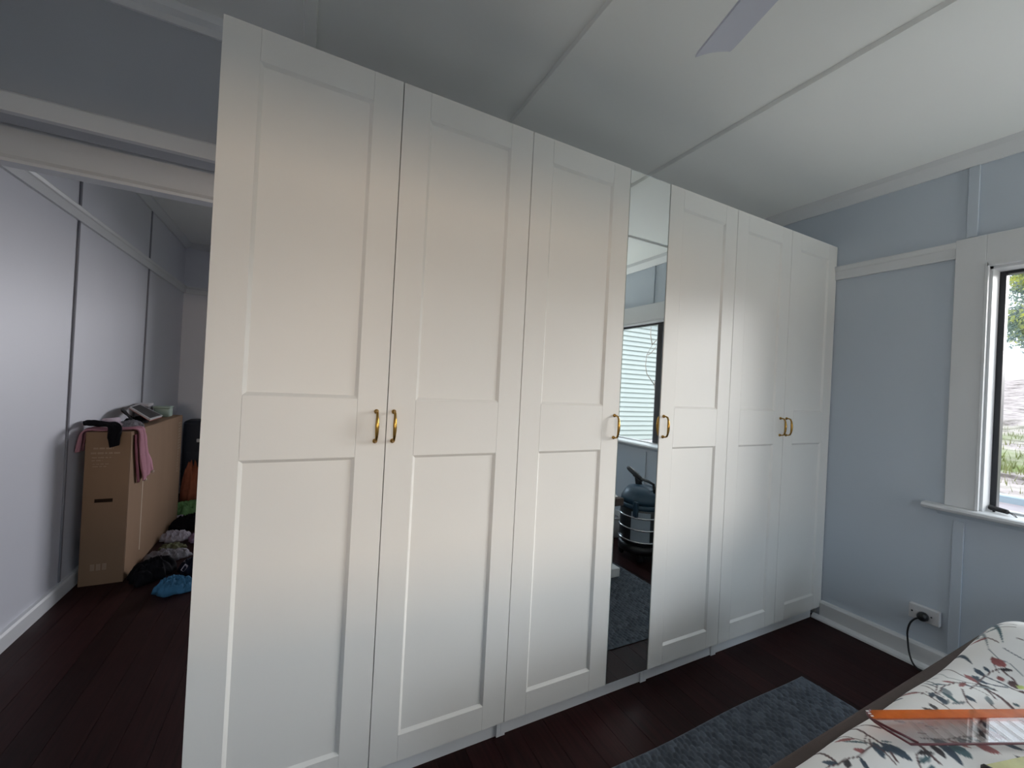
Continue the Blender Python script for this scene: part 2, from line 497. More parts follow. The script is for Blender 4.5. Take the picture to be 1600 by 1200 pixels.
# right wall with the bedroom window and a second window further along in the next room
struct('wall_right', MB().slab_holes(0, XR, XR + 0.18, YB - 0.13, YF + 0.13, -0.05, 2.9,
       [(WY1, WY0, WZ0 - 0.031, WZ1)]), WALL_R)
struct('wall_left', MB().slab_holes(0, XL - 0.12, XL, YB - 0.12, YF + 0.12, -0.05, 2.9, []), WALL_L)
struct('wall_far', MB().slab_holes(1, YF, YF + 0.12, XL, XR, -0.05, 2.9, [(0.75, 2.55, 0.80, 2.10)]), WALL_L)
struct('wall_back', MB().slab_holes(1, YB - 0.12, YB, XL, XR, -0.05, 2.9, [BACKW, BEDW]), WALL_R)
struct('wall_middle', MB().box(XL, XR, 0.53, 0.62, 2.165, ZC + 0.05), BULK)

def ceiling():
    c = struct('ceiling', MB().box(XL - 0.1, XR + 0.12, YB - 0.1, 0.60, ZC, 2.95), CEIL)
    for k in (0, 1, 2, 3):
        xx = (0.2075, 1.123, 2.062, 3.0)[k]
        if k < 3:
            build('batten', MB().prism([(xx - 0.023, ZC), (xx - 0.020, ZC - 0.02), (xx + 0.020, ZC - 0.02), (xx + 0.023, ZC)], 1, YB, 0.50), CEIL, c)
    build('batten', MB().box(XL, XR, -1.295, -1.255, ZC - 0.012, ZC), CEIL, c)
    struct('ceiling', MB().box(XL - 0.1, XR + 0.12, 0.62, YF + 0.1, ZC2, 2.95), CEIL)
ceiling()

def moulding(name, poly, axis, a, b, material=WHITE_TRIM, parent=None):
    return struct(name, MB().prism(poly, axis, a, b), material, parent)

# cornices: right wall, dividing wall above the wardrobes, left wall and far wall of the next room
moulding('trim_1', [(XR, 2.612), (XR - 0.012, 2.612), (XR - 0.05, 2.66), (XR - 0.056, ZC), (XR, ZC)], 1, YB, 0.53)
moulding('trim_2', [(0.53, 2.628), (0.520, 2.628), (0.514, 2.650), (0.496, 2.664), (0.490, ZC), (0.53, ZC)], 0, XL, XR - 0.02)
moulding('trim_3', [(XL, 2.70), (XL + 0.014, 2.70), (XL + 0.05, 2.745), (XL + 0.055, ZC2), (XL, ZC2)], 1, 0.74, YF)
moulding('trim_4', [(YF, 2.70), (YF - 0.014, 2.70), (YF - 0.05, 2.745), (YF - 0.055, ZC2), (YF, ZC2)], 0, XL + 0.05, XR)
# head of the opening between the two rooms: near casing, recess and the lower lining behind it
moulding('trim_5', [(0.53, 2.232), (0.512, 2.226), (0.505, 2.218), (0.505, 2.160), (0.53, 2.160)], 0, XL, XR - 0.02)
struct('trim_6', MB().prism([(0.655, 2.40), (0.655, 2.075), (0.650, 2.062), (0.640, 2.058), (0.640, 2.046), (0.70, 2.046), (0.70, 2.40)], 0, XL, XR - 0.02), WHITE_TRIM)
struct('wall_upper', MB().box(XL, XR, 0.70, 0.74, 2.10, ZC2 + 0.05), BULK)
# picture rails
def rail(name, axis, face, sgn, a, b, z0=2.150, z1=2.232):
    p = [(face, z0), (face + sgn * 0.016, z0), (face + sgn * 0.018, z0 + 0.05), (face + sgn * 0.024, z0 + 0.055), (face + sgn * 0.030, z1 - 0.006), (face + sgn * 0.028, z1), (face, z1)]
    return moulding(name, p, axis, a, b)
rail('trim_7', 1, XR, -1, -0.543, 0.53)
rail('trim_8', 1, XL, 1, 0.74, YF, 2.205, 2.28)
rail('trim_9', 0, YF, -1, XL + 0.02, XR, 2.205, 2.28)
rail('trim_10', 1, XR, -1, YB, -2.312)
# baseboards with a quarter-round shoe
def baseboard(name, axis, face, sgn, a, b, shoe_b=None, h=0.112, sh=True):
    o = moulding(name, [(face, 0), (face + sgn * 0.026, 0), (face + sgn * 0.026, h - 0.012), (face + sgn * 0.020, h), (face, h)], axis, a, b)
    f2 = face + sgn * 0.026
    if sh:
        moulding('shoe_moulding', [(f2, 0), (f2 + sgn * 0.030, 0), (f2 + sgn * 0.028, 0.010), (f2 + sgn * 0.018, 0.020), (f2, 0.024)], axis, a, shoe_b or b, parent=o)
    return o
baseboard('baseboard_right', 1, XR, -1, YB, -0.004, 0.028)
baseboard('baseboard_left', 1, XL, 1, YB, YF, h=0.085, sh=False)
baseboard('baseboard_far', 0, YF, -1, XL + 0.03, XR, h=0.085, sh=False)
# cover battens on the right wall and on the left wall
def vbatten(face, sgn, y, z0, z1, w=0.04, t=0.011, m=WALL_R, parent=None):
    name = 'trim_%d' % vbatten.n; vbatten.n += 1
    return struct(name, MB().box(face, face + sgn * t, y - w / 2, y + w / 2, z0, z1), m, bevel=0.002)
vbatten.n = 11
vbatten(XR, -1, -0.592, 2.246, 2.612)
vbatten(XR, -1, -0.592, 0.115, 0.80)
vbatten(XR, -1, -1.55, 2.246, 2.612)
vbatten(XR, -1, -1.55, 0.115, 0.80)
GAPM = mat('dark_sheet_joint', (0.24, 0.24, 0.27), 0.8)
for yb in (1.915, 3.13):
    vbatten(XL, 1, yb, 0.086, 2.205, 0.019, 0.008, GAPM)
    vbatten(XL, 1, yb, 2.28, 2.70, 0.019, 0.008, GAPM)

# ------------------------------------------------------------------ window in the right wall
def window():
    r = empty('window_1', (XR, (WY0 + WY1) / 2, WZ0), kind='structure')
    t = 0.022
    # casings around the opening, head casing in line with the picture rail
    build('casing', MB().box(XR - t, XR, WY0 + 0.006, WY0 + 0.115, WZ0, 2.242), WHITE_TRIM, r, bevel=0.002)
    build('casing', MB().box(XR - t, XR, WY1 - 0.115, WY1 - 0.006, WZ0, 2.242), WHITE_TRIM, r, bevel=0.002)
    build('head_casing', MB().box(XR - t, XR, WY1 - 0.006, WY0 + 0.006, WZ1 + 0.006, 2.242), WHITE_TRIM, r, bevel=0.002)
    # beaded inner edge of the casing
    bd = MB().box(XR - t - 0.006, XR - 0.002, WY0 - 0.004, WY0 + 0.006, WZ0, WZ1 + 0.012).box(XR - t - 0.006, XR - 0.002, WY1 - 0.006, WY1 + 0.004, WZ0, WZ1 + 0.012)
    bd.box(XR - t - 0.006, XR - 0.002, WY1, WY0, WZ1 - 0.002, WZ1 + 0.012)
    build('bead', bd, WHITE_TRIM, r)
    # reveal lining
    rv = MB().box(XR, XR + 0.18, WY0 - 0.014, WY0, WZ0, WZ1).box(XR, XR + 0.18, WY1, WY1 + 0.014, WZ0, WZ1).box(XR, XR + 0.18, WY1, WY0, WZ1 - 0.014, WZ1)
    build('reveal', rv, WHITE_TRIM, r)
    # sill with rounded nose, horns past the casings, and the small scotia under it
    n = [(XR + 0.16, WZ0 - 0.030), (XR - 0.050, WZ0 - 0.030), (XR - 0.062, WZ0 - 0.024), (XR - 0.067, WZ0 - 0.014), (XR - 0.062, WZ0 - 0.004), (XR - 0.050, WZ0), (XR + 0.16, WZ0)]
    sl = MB().prism(n, 1, WY1 - 0.19, WY0 + 0.19)
    build('sill', sl, WHITE_TRIM, r)
    sc_ = MB().prism([(XR, WZ0 - 0.052), (XR - 0.012, WZ0 - 0.052), (XR - 0.030, WZ0 - 0.030), (XR, WZ0 - 0.030)], 1, WY1 - 0.14, WY0 + 0.14)
    build('sill_moulding', sc_, WALL_R, r)
    # black aluminium frame, mullion, sashes
    fx0, fx1 = XR + 0.095, XR + 0.140
    a, b = WY0 - 0.014, WY1 + 0.014
    fw = 0.022
    z0, z1 = WZ0, WZ1 - 0.014
    build('frame', MB().box(fx0, fx1, a - fw, a, z0, z1).box(fx0, fx1, b, b + fw, z0, z1).box(fx0, fx1, b + fw, a - fw, z1 - fw * .7, z1), BLACKF, r, bevel=0.002)
    build('bottom_rail', MB().box(fx0, fx1, b + fw, a - fw, z0, z0 + 0.010), WHITE_TRIM, r, bevel=0.002)
    build('mullion', MB().box(fx0 - 0.004, fx1, WYM1, WYM0, z0 + 0.010, z1 - fw * .7), BLACKF, r, bevel=0.002)
    build('sash', MB().box(fx0 + 0.012, fx1 - 0.010, WYM1 - 0.022, WYM1, z0 + 0.010, z1 - fw * .7).box(fx0 + 0.012, fx1 - 0.010, b + fw, b + fw + 0.02, z0 + 0.010, z1 - fw * .7), mat('grey_aluminium', (0.20, 0.22, 0.24), 0.35, metal=0.6), r)
    build('pane', MB().box(fx0 + 0.024, fx0 + 0.028, WYM0, a - fw, z0 + 0.010, z1 - fw * .7), GLASS, r)
    build('pane', MB().box(fx0 + 0.024, fx0 + 0.028, b + fw + 0.02, WYM1 - 0.022, z0 + 0.010, z1 - fw * .7), GLASS, r)
    build('outer_sill', MB().prism([(XR + 0.16, WZ0 - 0.005), (XR + 0.25, WZ0 - 0.025), (XR + 0.25, WZ0 - 0.06), (XR + 0.16, WZ0 - 0.06)], 1, WY1 - 0.1, WY0 + 0.1), WHITE_TRIM, r)
window()

def added_window(name, x0, x1, z0, z1, y, yo):
    """Unseen window made up to let light in, parallel to the wardrobes."""
    r = empty(name, ((x0 + x1) / 2, y, z0), kind='structure')
    s = 1 if yo > y else -1
    c = MB().box(x0 - 0.09, x0, y - s * 0.02, y, z0 - .05, z1 + 0.09).box(x1, x1 + 0.09, y - s * 0.02, y, z0 - .05, z1 + 0.09).box(x0, x1, y - s * 0.02, y, z1, z1 + 0.09).box(x0, x1, y - s * 0.02, y, z0 - .05, z0)
    build('casing', c, WHITE_TRIM, r)
    ym = (y + yo) / 2; xm = (x0 + x1) / 2
    f = MB().box(x0, x0 + .04, ym - .02, ym + .02, z0, z1).box(x1 - .04, x1, ym - .02, ym + .02, z0, z1).box(x0 + .04, x1 - .04, ym - .02, ym + .02, z1 - .04, z1).box(x0 + .04, x1 - .04, ym - .02, ym + .02, z0, z0 + .04).box(xm - .02, xm + .02, ym - .02, ym + .02, z0 + .04, z1 - .04)
    build('frame', f, BLACKF, r)
    build('pane', MB().box(x0 + .04, xm - .02, ym - .002, ym + .002, z0 + .04, z1 - .04), GLASS, r)
    build('pane', MB().box(xm + .02, x1 - .04, ym - .002, ym + .002, z0 + .04, z1 - .04), GLASS, r)
added_window('added_window_2', 0.75, 2.55, 0.80, 2.10, YF, YF + 0.12)  # made-up windows that let the added lamps shine in
added_window('added_window_3', BACKW[0], BACKW[1], BACKW[2], BACKW[3], YB, YB - 0.12)
added_window('added_window_4', BEDW[0], BEDW[1], BEDW[2], BEDW[3], YB, YB - 0.12)

# ------------------------------------------------------------------ wardrobes
DZ0, DZ1 = 0.070, 2.362
STILE, U0, U1, L0, L1 = 0.0935, 1.3035, 2.267, 0.1595, 1.1145
DEPTH = 0.39
TH = 0.020

def door(parent, x0, x1, handle_x):
    """Shaker door: two stiles, three rails, two sunk panels with a sloped edge, a bow handle."""
    g = 0.0014
    a, b = x0 + g, x1 - g
    bv, dp = 0.0095, 0.0085
    def frame_piece(name, pts_front, d):
        pass
    slab = MB().box(a, b, 0.0126, TH, DZ0, DZ1)
    d = build('door', slab, DOOR, parent)
    xa, xb = a + STILE - g, b - STILE + g
    zs = [(DZ0, L0), (L1, U0), (U1, DZ1)]
    jt = 0.0004
    for (p, q) in ((a, xa), (xb, b)):
        build('stile', MB().box(p, q, 0.0, 0.0125, DZ0, DZ1), DOOR, d, bevel=0.0007)
    for (p, q) in zs:
        build('rail', MB().box(xa + jt, xb - jt, 0.0, 0.0125, p, q), DOOR, d, bevel=0.0007)
    for (p, q) in ((L0, L1), (U0, U1)):
        v = [(xa, 0.0002, p), (xb, 0.0002, p), (xb, 0.0002, q), (xa, 0.0002, q),
             (xa + bv, dp, p + bv), (xb - bv, dp, p + bv), (xb - bv, dp, q - bv), (xa + bv, dp, q - bv),
             (xa, 0.0122, p), (xb, 0.0122, p), (xb, 0.0122, q), (xa, 0.0122, q)]
        f = [(0, 1, 5, 4), (1, 2, 6, 5), (2, 3, 7, 6), (3, 0, 4, 7), (4, 5, 6, 7), (8, 9, 1, 0), (9, 10, 2, 1), (10, 11, 3, 2), (11, 8, 0, 3), (11, 10, 9, 8)]
        build('panel', MB().add(v, f), DOOR, d)
    hz0, hz1 = HZ
    m = MB()
    pts = [(handle_x, 0, hz0), (handle_x, -0.014, hz0), (handle_x, -0.025, hz0 + 0.004), (handle_x, -0.030, hz0 + 0.016)]
    K = 9
    for k in range(1, K):
        t = k / K
        pts.append((handle_x, -0.030 - 0.003 * math.sin(math.pi * t), hz0 + 0.016 + (hz1 - hz0 - 0.032) * t))
    pts += [(handle_x, -0.030, hz1 - 0.016), (handle_x, -0.025, hz1 - 0.004), (handle_x, -0.014, hz1), (handle_x, 0, hz1)]
    rad = [0.0038, 0.0038, 0.0042, 0.0045] + [0.0047 + 0.0016 * math.sin(math.pi * k / K) for k in range(1, K)] + [0.0045, 0.0042, 0.0038, 0.0038]
    m.tube(pts, rad, 14)
    for z in (hz0, hz1):
        m.lathe((handle_x, 0, z), [(0.0075, 0.0), (0.0078, -0.003), (0.0062, -0.006), (0.0040, -0.008)], 16, axis=1)
    build('handle', m, BRASS, d)
    return d

def carcass(x0, x1, label):
    r = empty('wardrobe', ((x0 + x1) / 2, TH + DEPTH / 2, 0), label, 'wardrobe', 'white wardrobes in one row')
    y0, y1 = TH + 0.002, TH + DEPTH
    xe = 0.0004
    for (p, q) in ((x0 + xe, x0 + 0.018), (x1 - 0.018, x1 - xe)):
        z0 = 0.0
        if q > 3.2:
            z0 = 0.026
        build('side_panel', MB().box(p, q, y0, y1, z0, DZ1 + 0.0005), CARCASS, r)
    build('top_panel', MB().box(x0 + 0.018, x1 - 0.018, y0, y1, DZ1 - 0.018, DZ1), CARCASS, r)
    build('bottom_panel', MB().box(x0 + 0.018, x1 - 0.018, y0, y1, 0.062, 0.080), CARCASS, r)
    build('back_panel', MB().box(x0 + 0.018, x1 - 0.018, y1 - 0.004, y1, 0.080, DZ1 - 0.018), CARCASS, r)
    build('plinth', MB().box(x0 + 0.018, min(x1 - 0.018, 3.19), y0 + 0.008, y0 + 0.024, 0.0, 0.062), CARCASS, r)
    return r

HX = 0.029
c1 = carcass(0.0, 1.0, 'two-door white shaker wardrobe at the left end of the row')
door(c1, 0.0, 0.5, 0.5 - 0.034); door(c1, 0.5, 1.0, 0.5 + 0.022)
c2 = carcass(1.0, 1.75, 'white wardrobe with one shaker door and one narrow mirror door')
door(c2, 1.0, 1.5, 1.5 - 0.027)
md = build('mirror_door', MB().box(1.5016, 1.7484, 0.0035, TH, DZ0 + 0.001, DZ1 - 0.0015), MEDGE, c2)
tag(md, 'narrow full-height mirror door')
build('mirror_glass', MB().box(1.5022, 1.7462, 0.0005, 0.0034, DZ0 + 0.0024, DZ1 - 0.0040), MIRROR, md)
build('edge_strip', MB().box(1.5018, 1.7466, 0.0004, 0.0034, DZ1 - 0.0038, DZ1 - 0.0016), MEDGE, md)
build('edge_strip', MB().box(1.5018, 1.7466, 0.0004, 0.0034, DZ0 + 0.001, DZ0 + 0.0022), MEDGE, md)
build('edge_strip', MB().box(1.7464, 1.7472, 0.0004, 0.0034, DZ0 + 0.0024, DZ1 - 0.0040), BLACKF, md)  # black strip painted for the shaded gap at the mirror's right edge
c3 = carcass(1.75, 2.25, 'single-door white shaker wardrobe right of the mirror door')
door(c3, 1.75, 2.25, 1.75 + 0.024)
c4 = carcass(2.25, 3.246, 'two-door white shaker wardrobe in the corner by the window wall')
door(c4, 2.25, 2.748, 2.748 - 0.038); door(c4, 2.748, 3.246, 2.748 + 0.022)

# ------------------------------------------------------------------ bed, duvet and what lies on it
BX0, BX1, BY0, BY1 = 0.42, 2.385, -2.40, -0.882
def bed():
    r = empty('bed', ((BX0 + BX1) / 2, (BY0 + BY1) / 2, 0), 'low bed with a taupe rail frame on white legs beside the window', 'bed')
    rw, z0, z1 = 0.075, 0.535, 0.590
    build('side_rail', MB().box(BX0, BX1, BY1 - rw, BY1, z0, z1), TAUPE, r, bevel=0.008, seg=3)
    build('side_rail', MB().box(BX0, BX1, BY0, BY0 + rw, z0, z1), TAUPE, r, bevel=0.008, seg=3)
    build('end_rail', MB().box(BX0, BX0 + rw, BY0 + rw, BY1 - rw, z0, z1), TAUPE, r, bevel=0.008, seg=3)
    build('end_rail', MB().box(BX1 - rw, BX1, BY0 + rw, BY1 - rw, z0, z1), TAUPE, r, bevel=0.008, seg=3)
    for k in range(12):
        xx = BX0 + 0.14 + k * 0.15
        build('slat', MB().box(xx, xx + 0.07, BY0 + rw, BY1 - rw, 0.560, 0.578), mat('pine_slat', (0.5, 0.36, 0.22), 0.6), r)
    for sx in (0, 1):
        for sy in (0, 1):
            px = BX1 - 0.075 if sx else BX0 + 0.075
            py = BY1 - 0.055 if sy else BY0 + 0.055
            lg = build('leg', MB().box(px - 0.022, px + 0.022, py - 0.022, py + 0.022, 0.085, z0), WHITE_TRIM, r, bevel=0.003)
            build('riser', MB().prism([(px - 0.062, py - 0.062), (px + 0.062, py - 0.062), (px + 0.062, py + 0.062), (px - 0.062, py + 0.062)], 2, 0.0205 if sy else 0.0, 0.085), WHITE_TRIM, lg, bevel=0.005)
    build('mattress', MB().box(BX0 + 0.076, BX1 - 0.076, BY0 + 0.076, BY1 - 0.076, 0.5785, 0.5915), mat('white_mattress', (0.6, 0.6, 0.6), 0.8), r, bevel=0.004, seg=2)
bed()

PRINT_COL = {'br': (0.095, 0.050, 0.052), 'nv': (0.030, 0.055, 0.085), 'tl': (0.055, 0.115, 0.135), 'bk': (0.030, 0.026, 0.032), 'rd': (0.27, 0.085, 0.085),
             'lm': (0.55, 0.66, 0.22), 'gr': (0.20, 0.24, 0.26), 'mg': (0.30, 0.06, 0.15)}
DX0, DX1, DY0, DY1 = 0.45, 2.352, -2.36, -0.913
def duvet_h(x, y):
    e = lambda d: 1 - np.exp(-np.maximum(d, 0) / 0.038)
    t = np.clip((x - 1.9) / 0.3, 0, 1)
    a = 0.058 + 0.095 * t * t * (3 - 2 * t)
    ex = e(DX1 - x) * e(DY1 - y) * e(x - DX0) * e(y - DY0)
    return 0.597 + a * ex

def duvet():
    xs = np.concatenate([np.arange(DX0, 1.15, 0.03), np.arange(1.15, DX1 + 1e-6, 0.0034)])
    ys = np.concatenate([np.arange(DY0, -1.42, 0.03), np.arange(-1.42, DY1 + 1e-6, 0.0034)])
    xs[-1] = DX1; ys[-1] = DY1
    X, Y = np.meshgrid(xs, ys, indexing='ij')
    Z = duvet_h(X, Y)
    inside = np.clip(np.minimum(np.minimum(DX1 - X, DY1 - Y), np.minimum(X - DX0, Y - DY0)) / 0.06, 0, 1)
    # long folds running away from the near edge, and gathered tucks at it
    u = (X * 0.75 - Y * 0.66); v_ = (X * 0.66 + Y * 0.75)
    fold = np.sin(v_ * 46 + 2.2 * np.sin(u * 5.0) + fbm(X * 1.2, Y * 1.2, 5, 2) * 2.0)
    Z = Z + inside * np.clip((DY1 - Y) / 0.16, 0.12, 1) * (0.0046 * np.sign(fold) * np.abs(fold) ** 1.5 + 0.006 * np.clip((DY1 - Y) / 0.25, 0, 1) * fbm(X * 1.6, Y * 1.6, 8, 3))
    yl = np.clip((Y + 1.02) / 0.08, 0, 1) * np.clip(1 - np.abs(X - 1.5) / 0.45, 0, 1)
    Z = Z - 0.0 * yl
    # hem waviness
    Yw = Y + 0.0015 * np.sin(X * 19) * np.clip((Y - (DY1 - 0.05)) / 0.05, 0, 1)
    n, m_ = X.shape
    C = np.empty((n, m_, 3)); C[:] = (0.86, 0.86, 0.85)
    tint = fbm(X * 3, Y * 3, 3, 3)[..., None]
    C *= 1 + 0.03 * np.clip(tint, -1, 1)
    rnd = random.Random(11)
    def paint_seg(a, b, hw0, hw1, col, soft=0.0012, leaf=False):
        ax, ay = a; bx, by = b
        L = math.hypot(bx - ax, by - ay) + 1e-9
        pad = max(hw0, hw1) + 0.006
        i0, i1 = np.searchsorted(xs, [min(ax, bx) - pad, max(ax, bx) + pad]); j0, j1 = np.searchsorted(ys, [min(ay, by) - pad, max(ay, by) + pad])
        if i1 <= i0 or j1 <= j0: return
        x = X[i0:i1, j0:j1]; y = Y[i0:i1, j0:j1]
        t = ((x - ax) * (bx - ax) + (y - ay) * (by - ay)) / L ** 2
        tc = np.clip(t, 0, 1)
        px = ax + tc * (bx - ax); py = ay + tc * (by - ay)
        d = np.hypot(x - px, y - py)
        hw = hw0 * np.maximum(0.0, np.sin(np.pi * np.clip(tc, 0, 1)) ** 0.8) if leaf else hw0 + (hw1 - hw0) * tc
        a_ = np.clip((hw - d) / soft + 0.5, 0, 1)
        if leaf:
            vein = np.clip(1 - d / 0.0016, 0, 1) * 0.35
            cc = np.array(col)[None, None] * (0.85 + 0.5 * tc[..., None]) * (1 - vein[..., None] * 0.6)
        else:
            cc = np.array(col)[None, None] * np.ones_like(tc)[..., None]
        C[i0:i1, j0:j1] = C[i0:i1, j0:j1] * (1 - a_[..., None]) + cc * a_[..., None]
    for pts, w_, c in STEMS:
        for k in range(len(pts) - 1):
            paint_seg(pts[k], pts[k + 1], w_ * 0.00085, w_ * 0.00075, PRINT_COL[c])
    for a, b, hw, c in LEAVES:
        paint_seg(a, b, hw * 0.00125, 0, PRINT_COL[c], leaf=True)
    # the pattern goes on over the rest of the cloth
    for k in range(38):
        x, y = (rnd.uniform(1.2, 2.3), rnd.uniform(-1.42, -1.16)) if k < 26 else (rnd.uniform(1.25, 2.25), rnd.uniform(-1.05, -0.96))
        an = rnd.uniform(0, 6.28)
        for s_ in range(6):
            x2, y2 = x + 0.028 * math.cos(an), y + 0.028 * math.sin(an)
            paint_seg((x, y), (x2, y2), 0.0017, 0.0015, PRINT_COL['br'])
            la = an + rnd.choice((-0.8, 0.8)); ll = rnd.uniform(0.02, 0.05)
            paint_seg((x2, y2), (x2 + ll * math.cos(la), y2 + ll * math.sin(la)), rnd.uniform(0.004, 0.009), 0, PRINT_COL[rnd.choice(['nv', 'tl', 'nv', 'bk', 'rd', 'gr'])], leaf=True)
            x, y = x2, y2; an += rnd.uniform(-0.4, 0.4)
    V = np.stack([X, Yw, Z], -1).reshape(-1, 3)
    F = grid_faces(n, m_)
    # closed underside so that the quilt has a body
    k = len(V)
    edge = [i * m_ for i in range(n)] + [(n - 1) * m_ + j for j in range(1, m_)] + [i * m_ + m_ - 1 for i in range(n - 2, -1, -1)] + [j for j in range(m_ - 2, 0, -1)]
    E_ = V[edge].copy(); E_[:, 2] = 0.5935
    E_[:, 0] = E_[:, 0] + np.where(E_[:, 0] > 1.4, -0.004, 0.004); E_[:, 1] = E_[:, 1] + np.where(E_[:, 1] > -1.6, -0.004, 0.004)
    V = np.concatenate([V, E_])
    ne = len(edge)
    side = [(edge[i], edge[(i + 1) % ne], k + (i + 1) % ne, k + i) for i in range(ne)]
    F = np.concatenate([F, np.array(side)])
    o = from_np('duvet', V, F, mat_vcol('printed_cotton'), loc=(1.4, -1.6, 0.6))
    col = o.data.color_attributes.new('print', 'FLOAT_COLOR', 'POINT')
    full = np.ones((len(V), 4), np.float32)
    full[:k, :3] = C.reshape(-1, 3); full[k:, :3] = (0.72, 0.72, 0.70)
    col.data.foreach_set('color', full.ravel())
    tag(o, 'white cotton duvet printed with navy leaves and brown stems on the bed', 'duvet')
duvet()

def pouch():
    u = Vector((0.9204, -0.3909, 0)); n = Vector((-0.3909, -0.9204, 0))
    o0 = Vector((1.466, -0.9560, 0))
    z0 = PZ
    r = empty('document_sleeve', tuple(o0 + u * 0.25 + n * 0.045 + Vector((0, 0, z0))), 'clear plastic sleeve with an orange top band and maroon edge lying on the duvet', 'sleeve')
    def W(a, b, z): return tuple(o0 + u * a + n * b + Vector((0, 0, z)))
    def slab(poly, za, zb):
        m = MB(); k = len(poly)
        v = [W(a, b, za) for a, b in poly] + [W(a, b, zb) for a, b in poly]
        f = [tuple(range(k))[::-1], tuple(range(k, 2 * k))] + [(i, (i + 1) % k, k + (i + 1) % k, k + i) for i in range(k)]
        return m.add(v, f)
    L, H, q = 0.52, 0.090, 0.024
    clear = mat_glass('clear_plastic', (0.90, 0.89, 0.89), 0.22)
    body = slab([(-0.046, 0.0245), (L, q), (L, H), (-0.024, H), (-0.044, 0.040)], z0, z0 + 0.004)
    build('clear_sheet', body, clear, r)
    om = bpy.data.materials.new('orange_translucent_film'); nn, ll, pp = nodes_of(om)
    t = nn.new('ShaderNodeBsdfTransparent'); t.inputs['Color'].default_value = (1.0, 0.45, 0.16, 1)
    pp.inputs['Base Color'].default_value = (0.62, 0.20, 0.035, 1); pp.inputs['Roughness'].default_value = 0.3
    tc = nn.new('ShaderNodeTexCoord'); nz = nn.new('ShaderNodeTexNoise'); nz.inputs['Scale'].default_value = 30
    ll.new(tc.outputs['Object'], nz.inputs['Vector'])
    mr = nn.new('ShaderNodeMapRange'); mr.inputs[3].default_value = 0.25; mr.inputs[4].default_value = 0.6
    ll.new(nz.outputs['Fac'], mr.inputs[0])
    mx = nn.new('ShaderNodeMixShader'); ll.new(mr.outputs[0], mx.inputs[0]); ll.new(t.outputs[0], mx.inputs[1]); ll.new(pp.outputs[0], mx.inputs[2])
    ll.new(mx.outputs[0], nn['Material Output'].inputs['Surface'])
    build('orange_band', slab([(-0.022, 0.001), (L, 0.0), (L, q), (-0.042, q), (-0.040, 0.012)], z0 + 0.0, z0 + 0.0045), om, r)
    mar = mat('maroon_piping', (0.11, 0.022, 0.028), 0.35, var=0.1)
    pip = MB()
    P = [W(-0.026, 0.001, z0 + 0.004), W(-0.042, 0.009, z0 + 0.004), W(-0.048, 0.020, z0 + 0.004), W(-0.048, 0.034, z0 + 0.004), W(-0.042, 0.056, z0 + 0.004), W(-0.026, H, z0 + 0.004), W(0.02, H + 0.001, z0 + 0.004), W(0.2, H, z0 + 0.003), W(L, H - 0.001, z0 + 0.003)]
    pip.tube(P, 0.0022, 8)
    pip.tube([W(-0.046, 0.026, z0 + 0.004), W(-0.030, 0.052, z0 + 0.004), W(-0.004, H - 0.003, z0 + 0.004)], 0.0026, 8)
    build('piping', pip, mar, r)
    st = MB()
    for k in range(3):
        b = 0.004 + k * 0.007
        st.add([W(-0.040 - b * .2, b, z0 + 0.0062), W(-0.033 - b * .2, b, z0 + 0.0062), W(-0.034 - b * .2, b + 0.004, z0 + 0.0062), W(-0.041 - b * .2, b + 0.004, z0 + 0.0062)], [(0, 1, 2, 3)])
    build('white_stitching', st, WPLAST, r)
    pr_ = MB(); rr = random.Random(3)
    for (a, b, l_) in ((0.0, 0.030, 0.022), (0.006, 0.034, 0.016), (0.05, 0.036, 0.014), (0.058, 0.044, 0.018), (0.02, 0.062, 0.018), (0.07, 0.05, 0.01)):
        pr_.add([W(a, b, z0 + 0.0046), W(a + l_, b + 0.002, z0 + 0.0046), W(a + l_, b + 0.005, z0 + 0.0046), W(a, b + 0.003, z0 + 0.0046)], [(0, 1, 2, 3)])
    build('faded_print', pr_, mat('grey_ink', (0.22, 0.17, 0.17), 0.6), r)['kind'] = 'stuff'
    rb = MB()
    for k in range(15):
        a = 0.03 + k * 0.030
        rb.add([W(a, 0.034, z0 + 0.0042), W(a + 0.006, 0.034, z0 + 0.0062), W(a + 0.012, 0.034, z0 + 0.0042), W(a - 0.008, H - 0.004, z0 + 0.0042), W(a - 0.002, H - 0.004, z0 + 0.0062), W(a + 0.004, H - 0.004, z0 + 0.0042)], [(0, 1, 4, 3), (1, 2, 5, 4)])
    build('rib', rb, clear, r)
pouch()

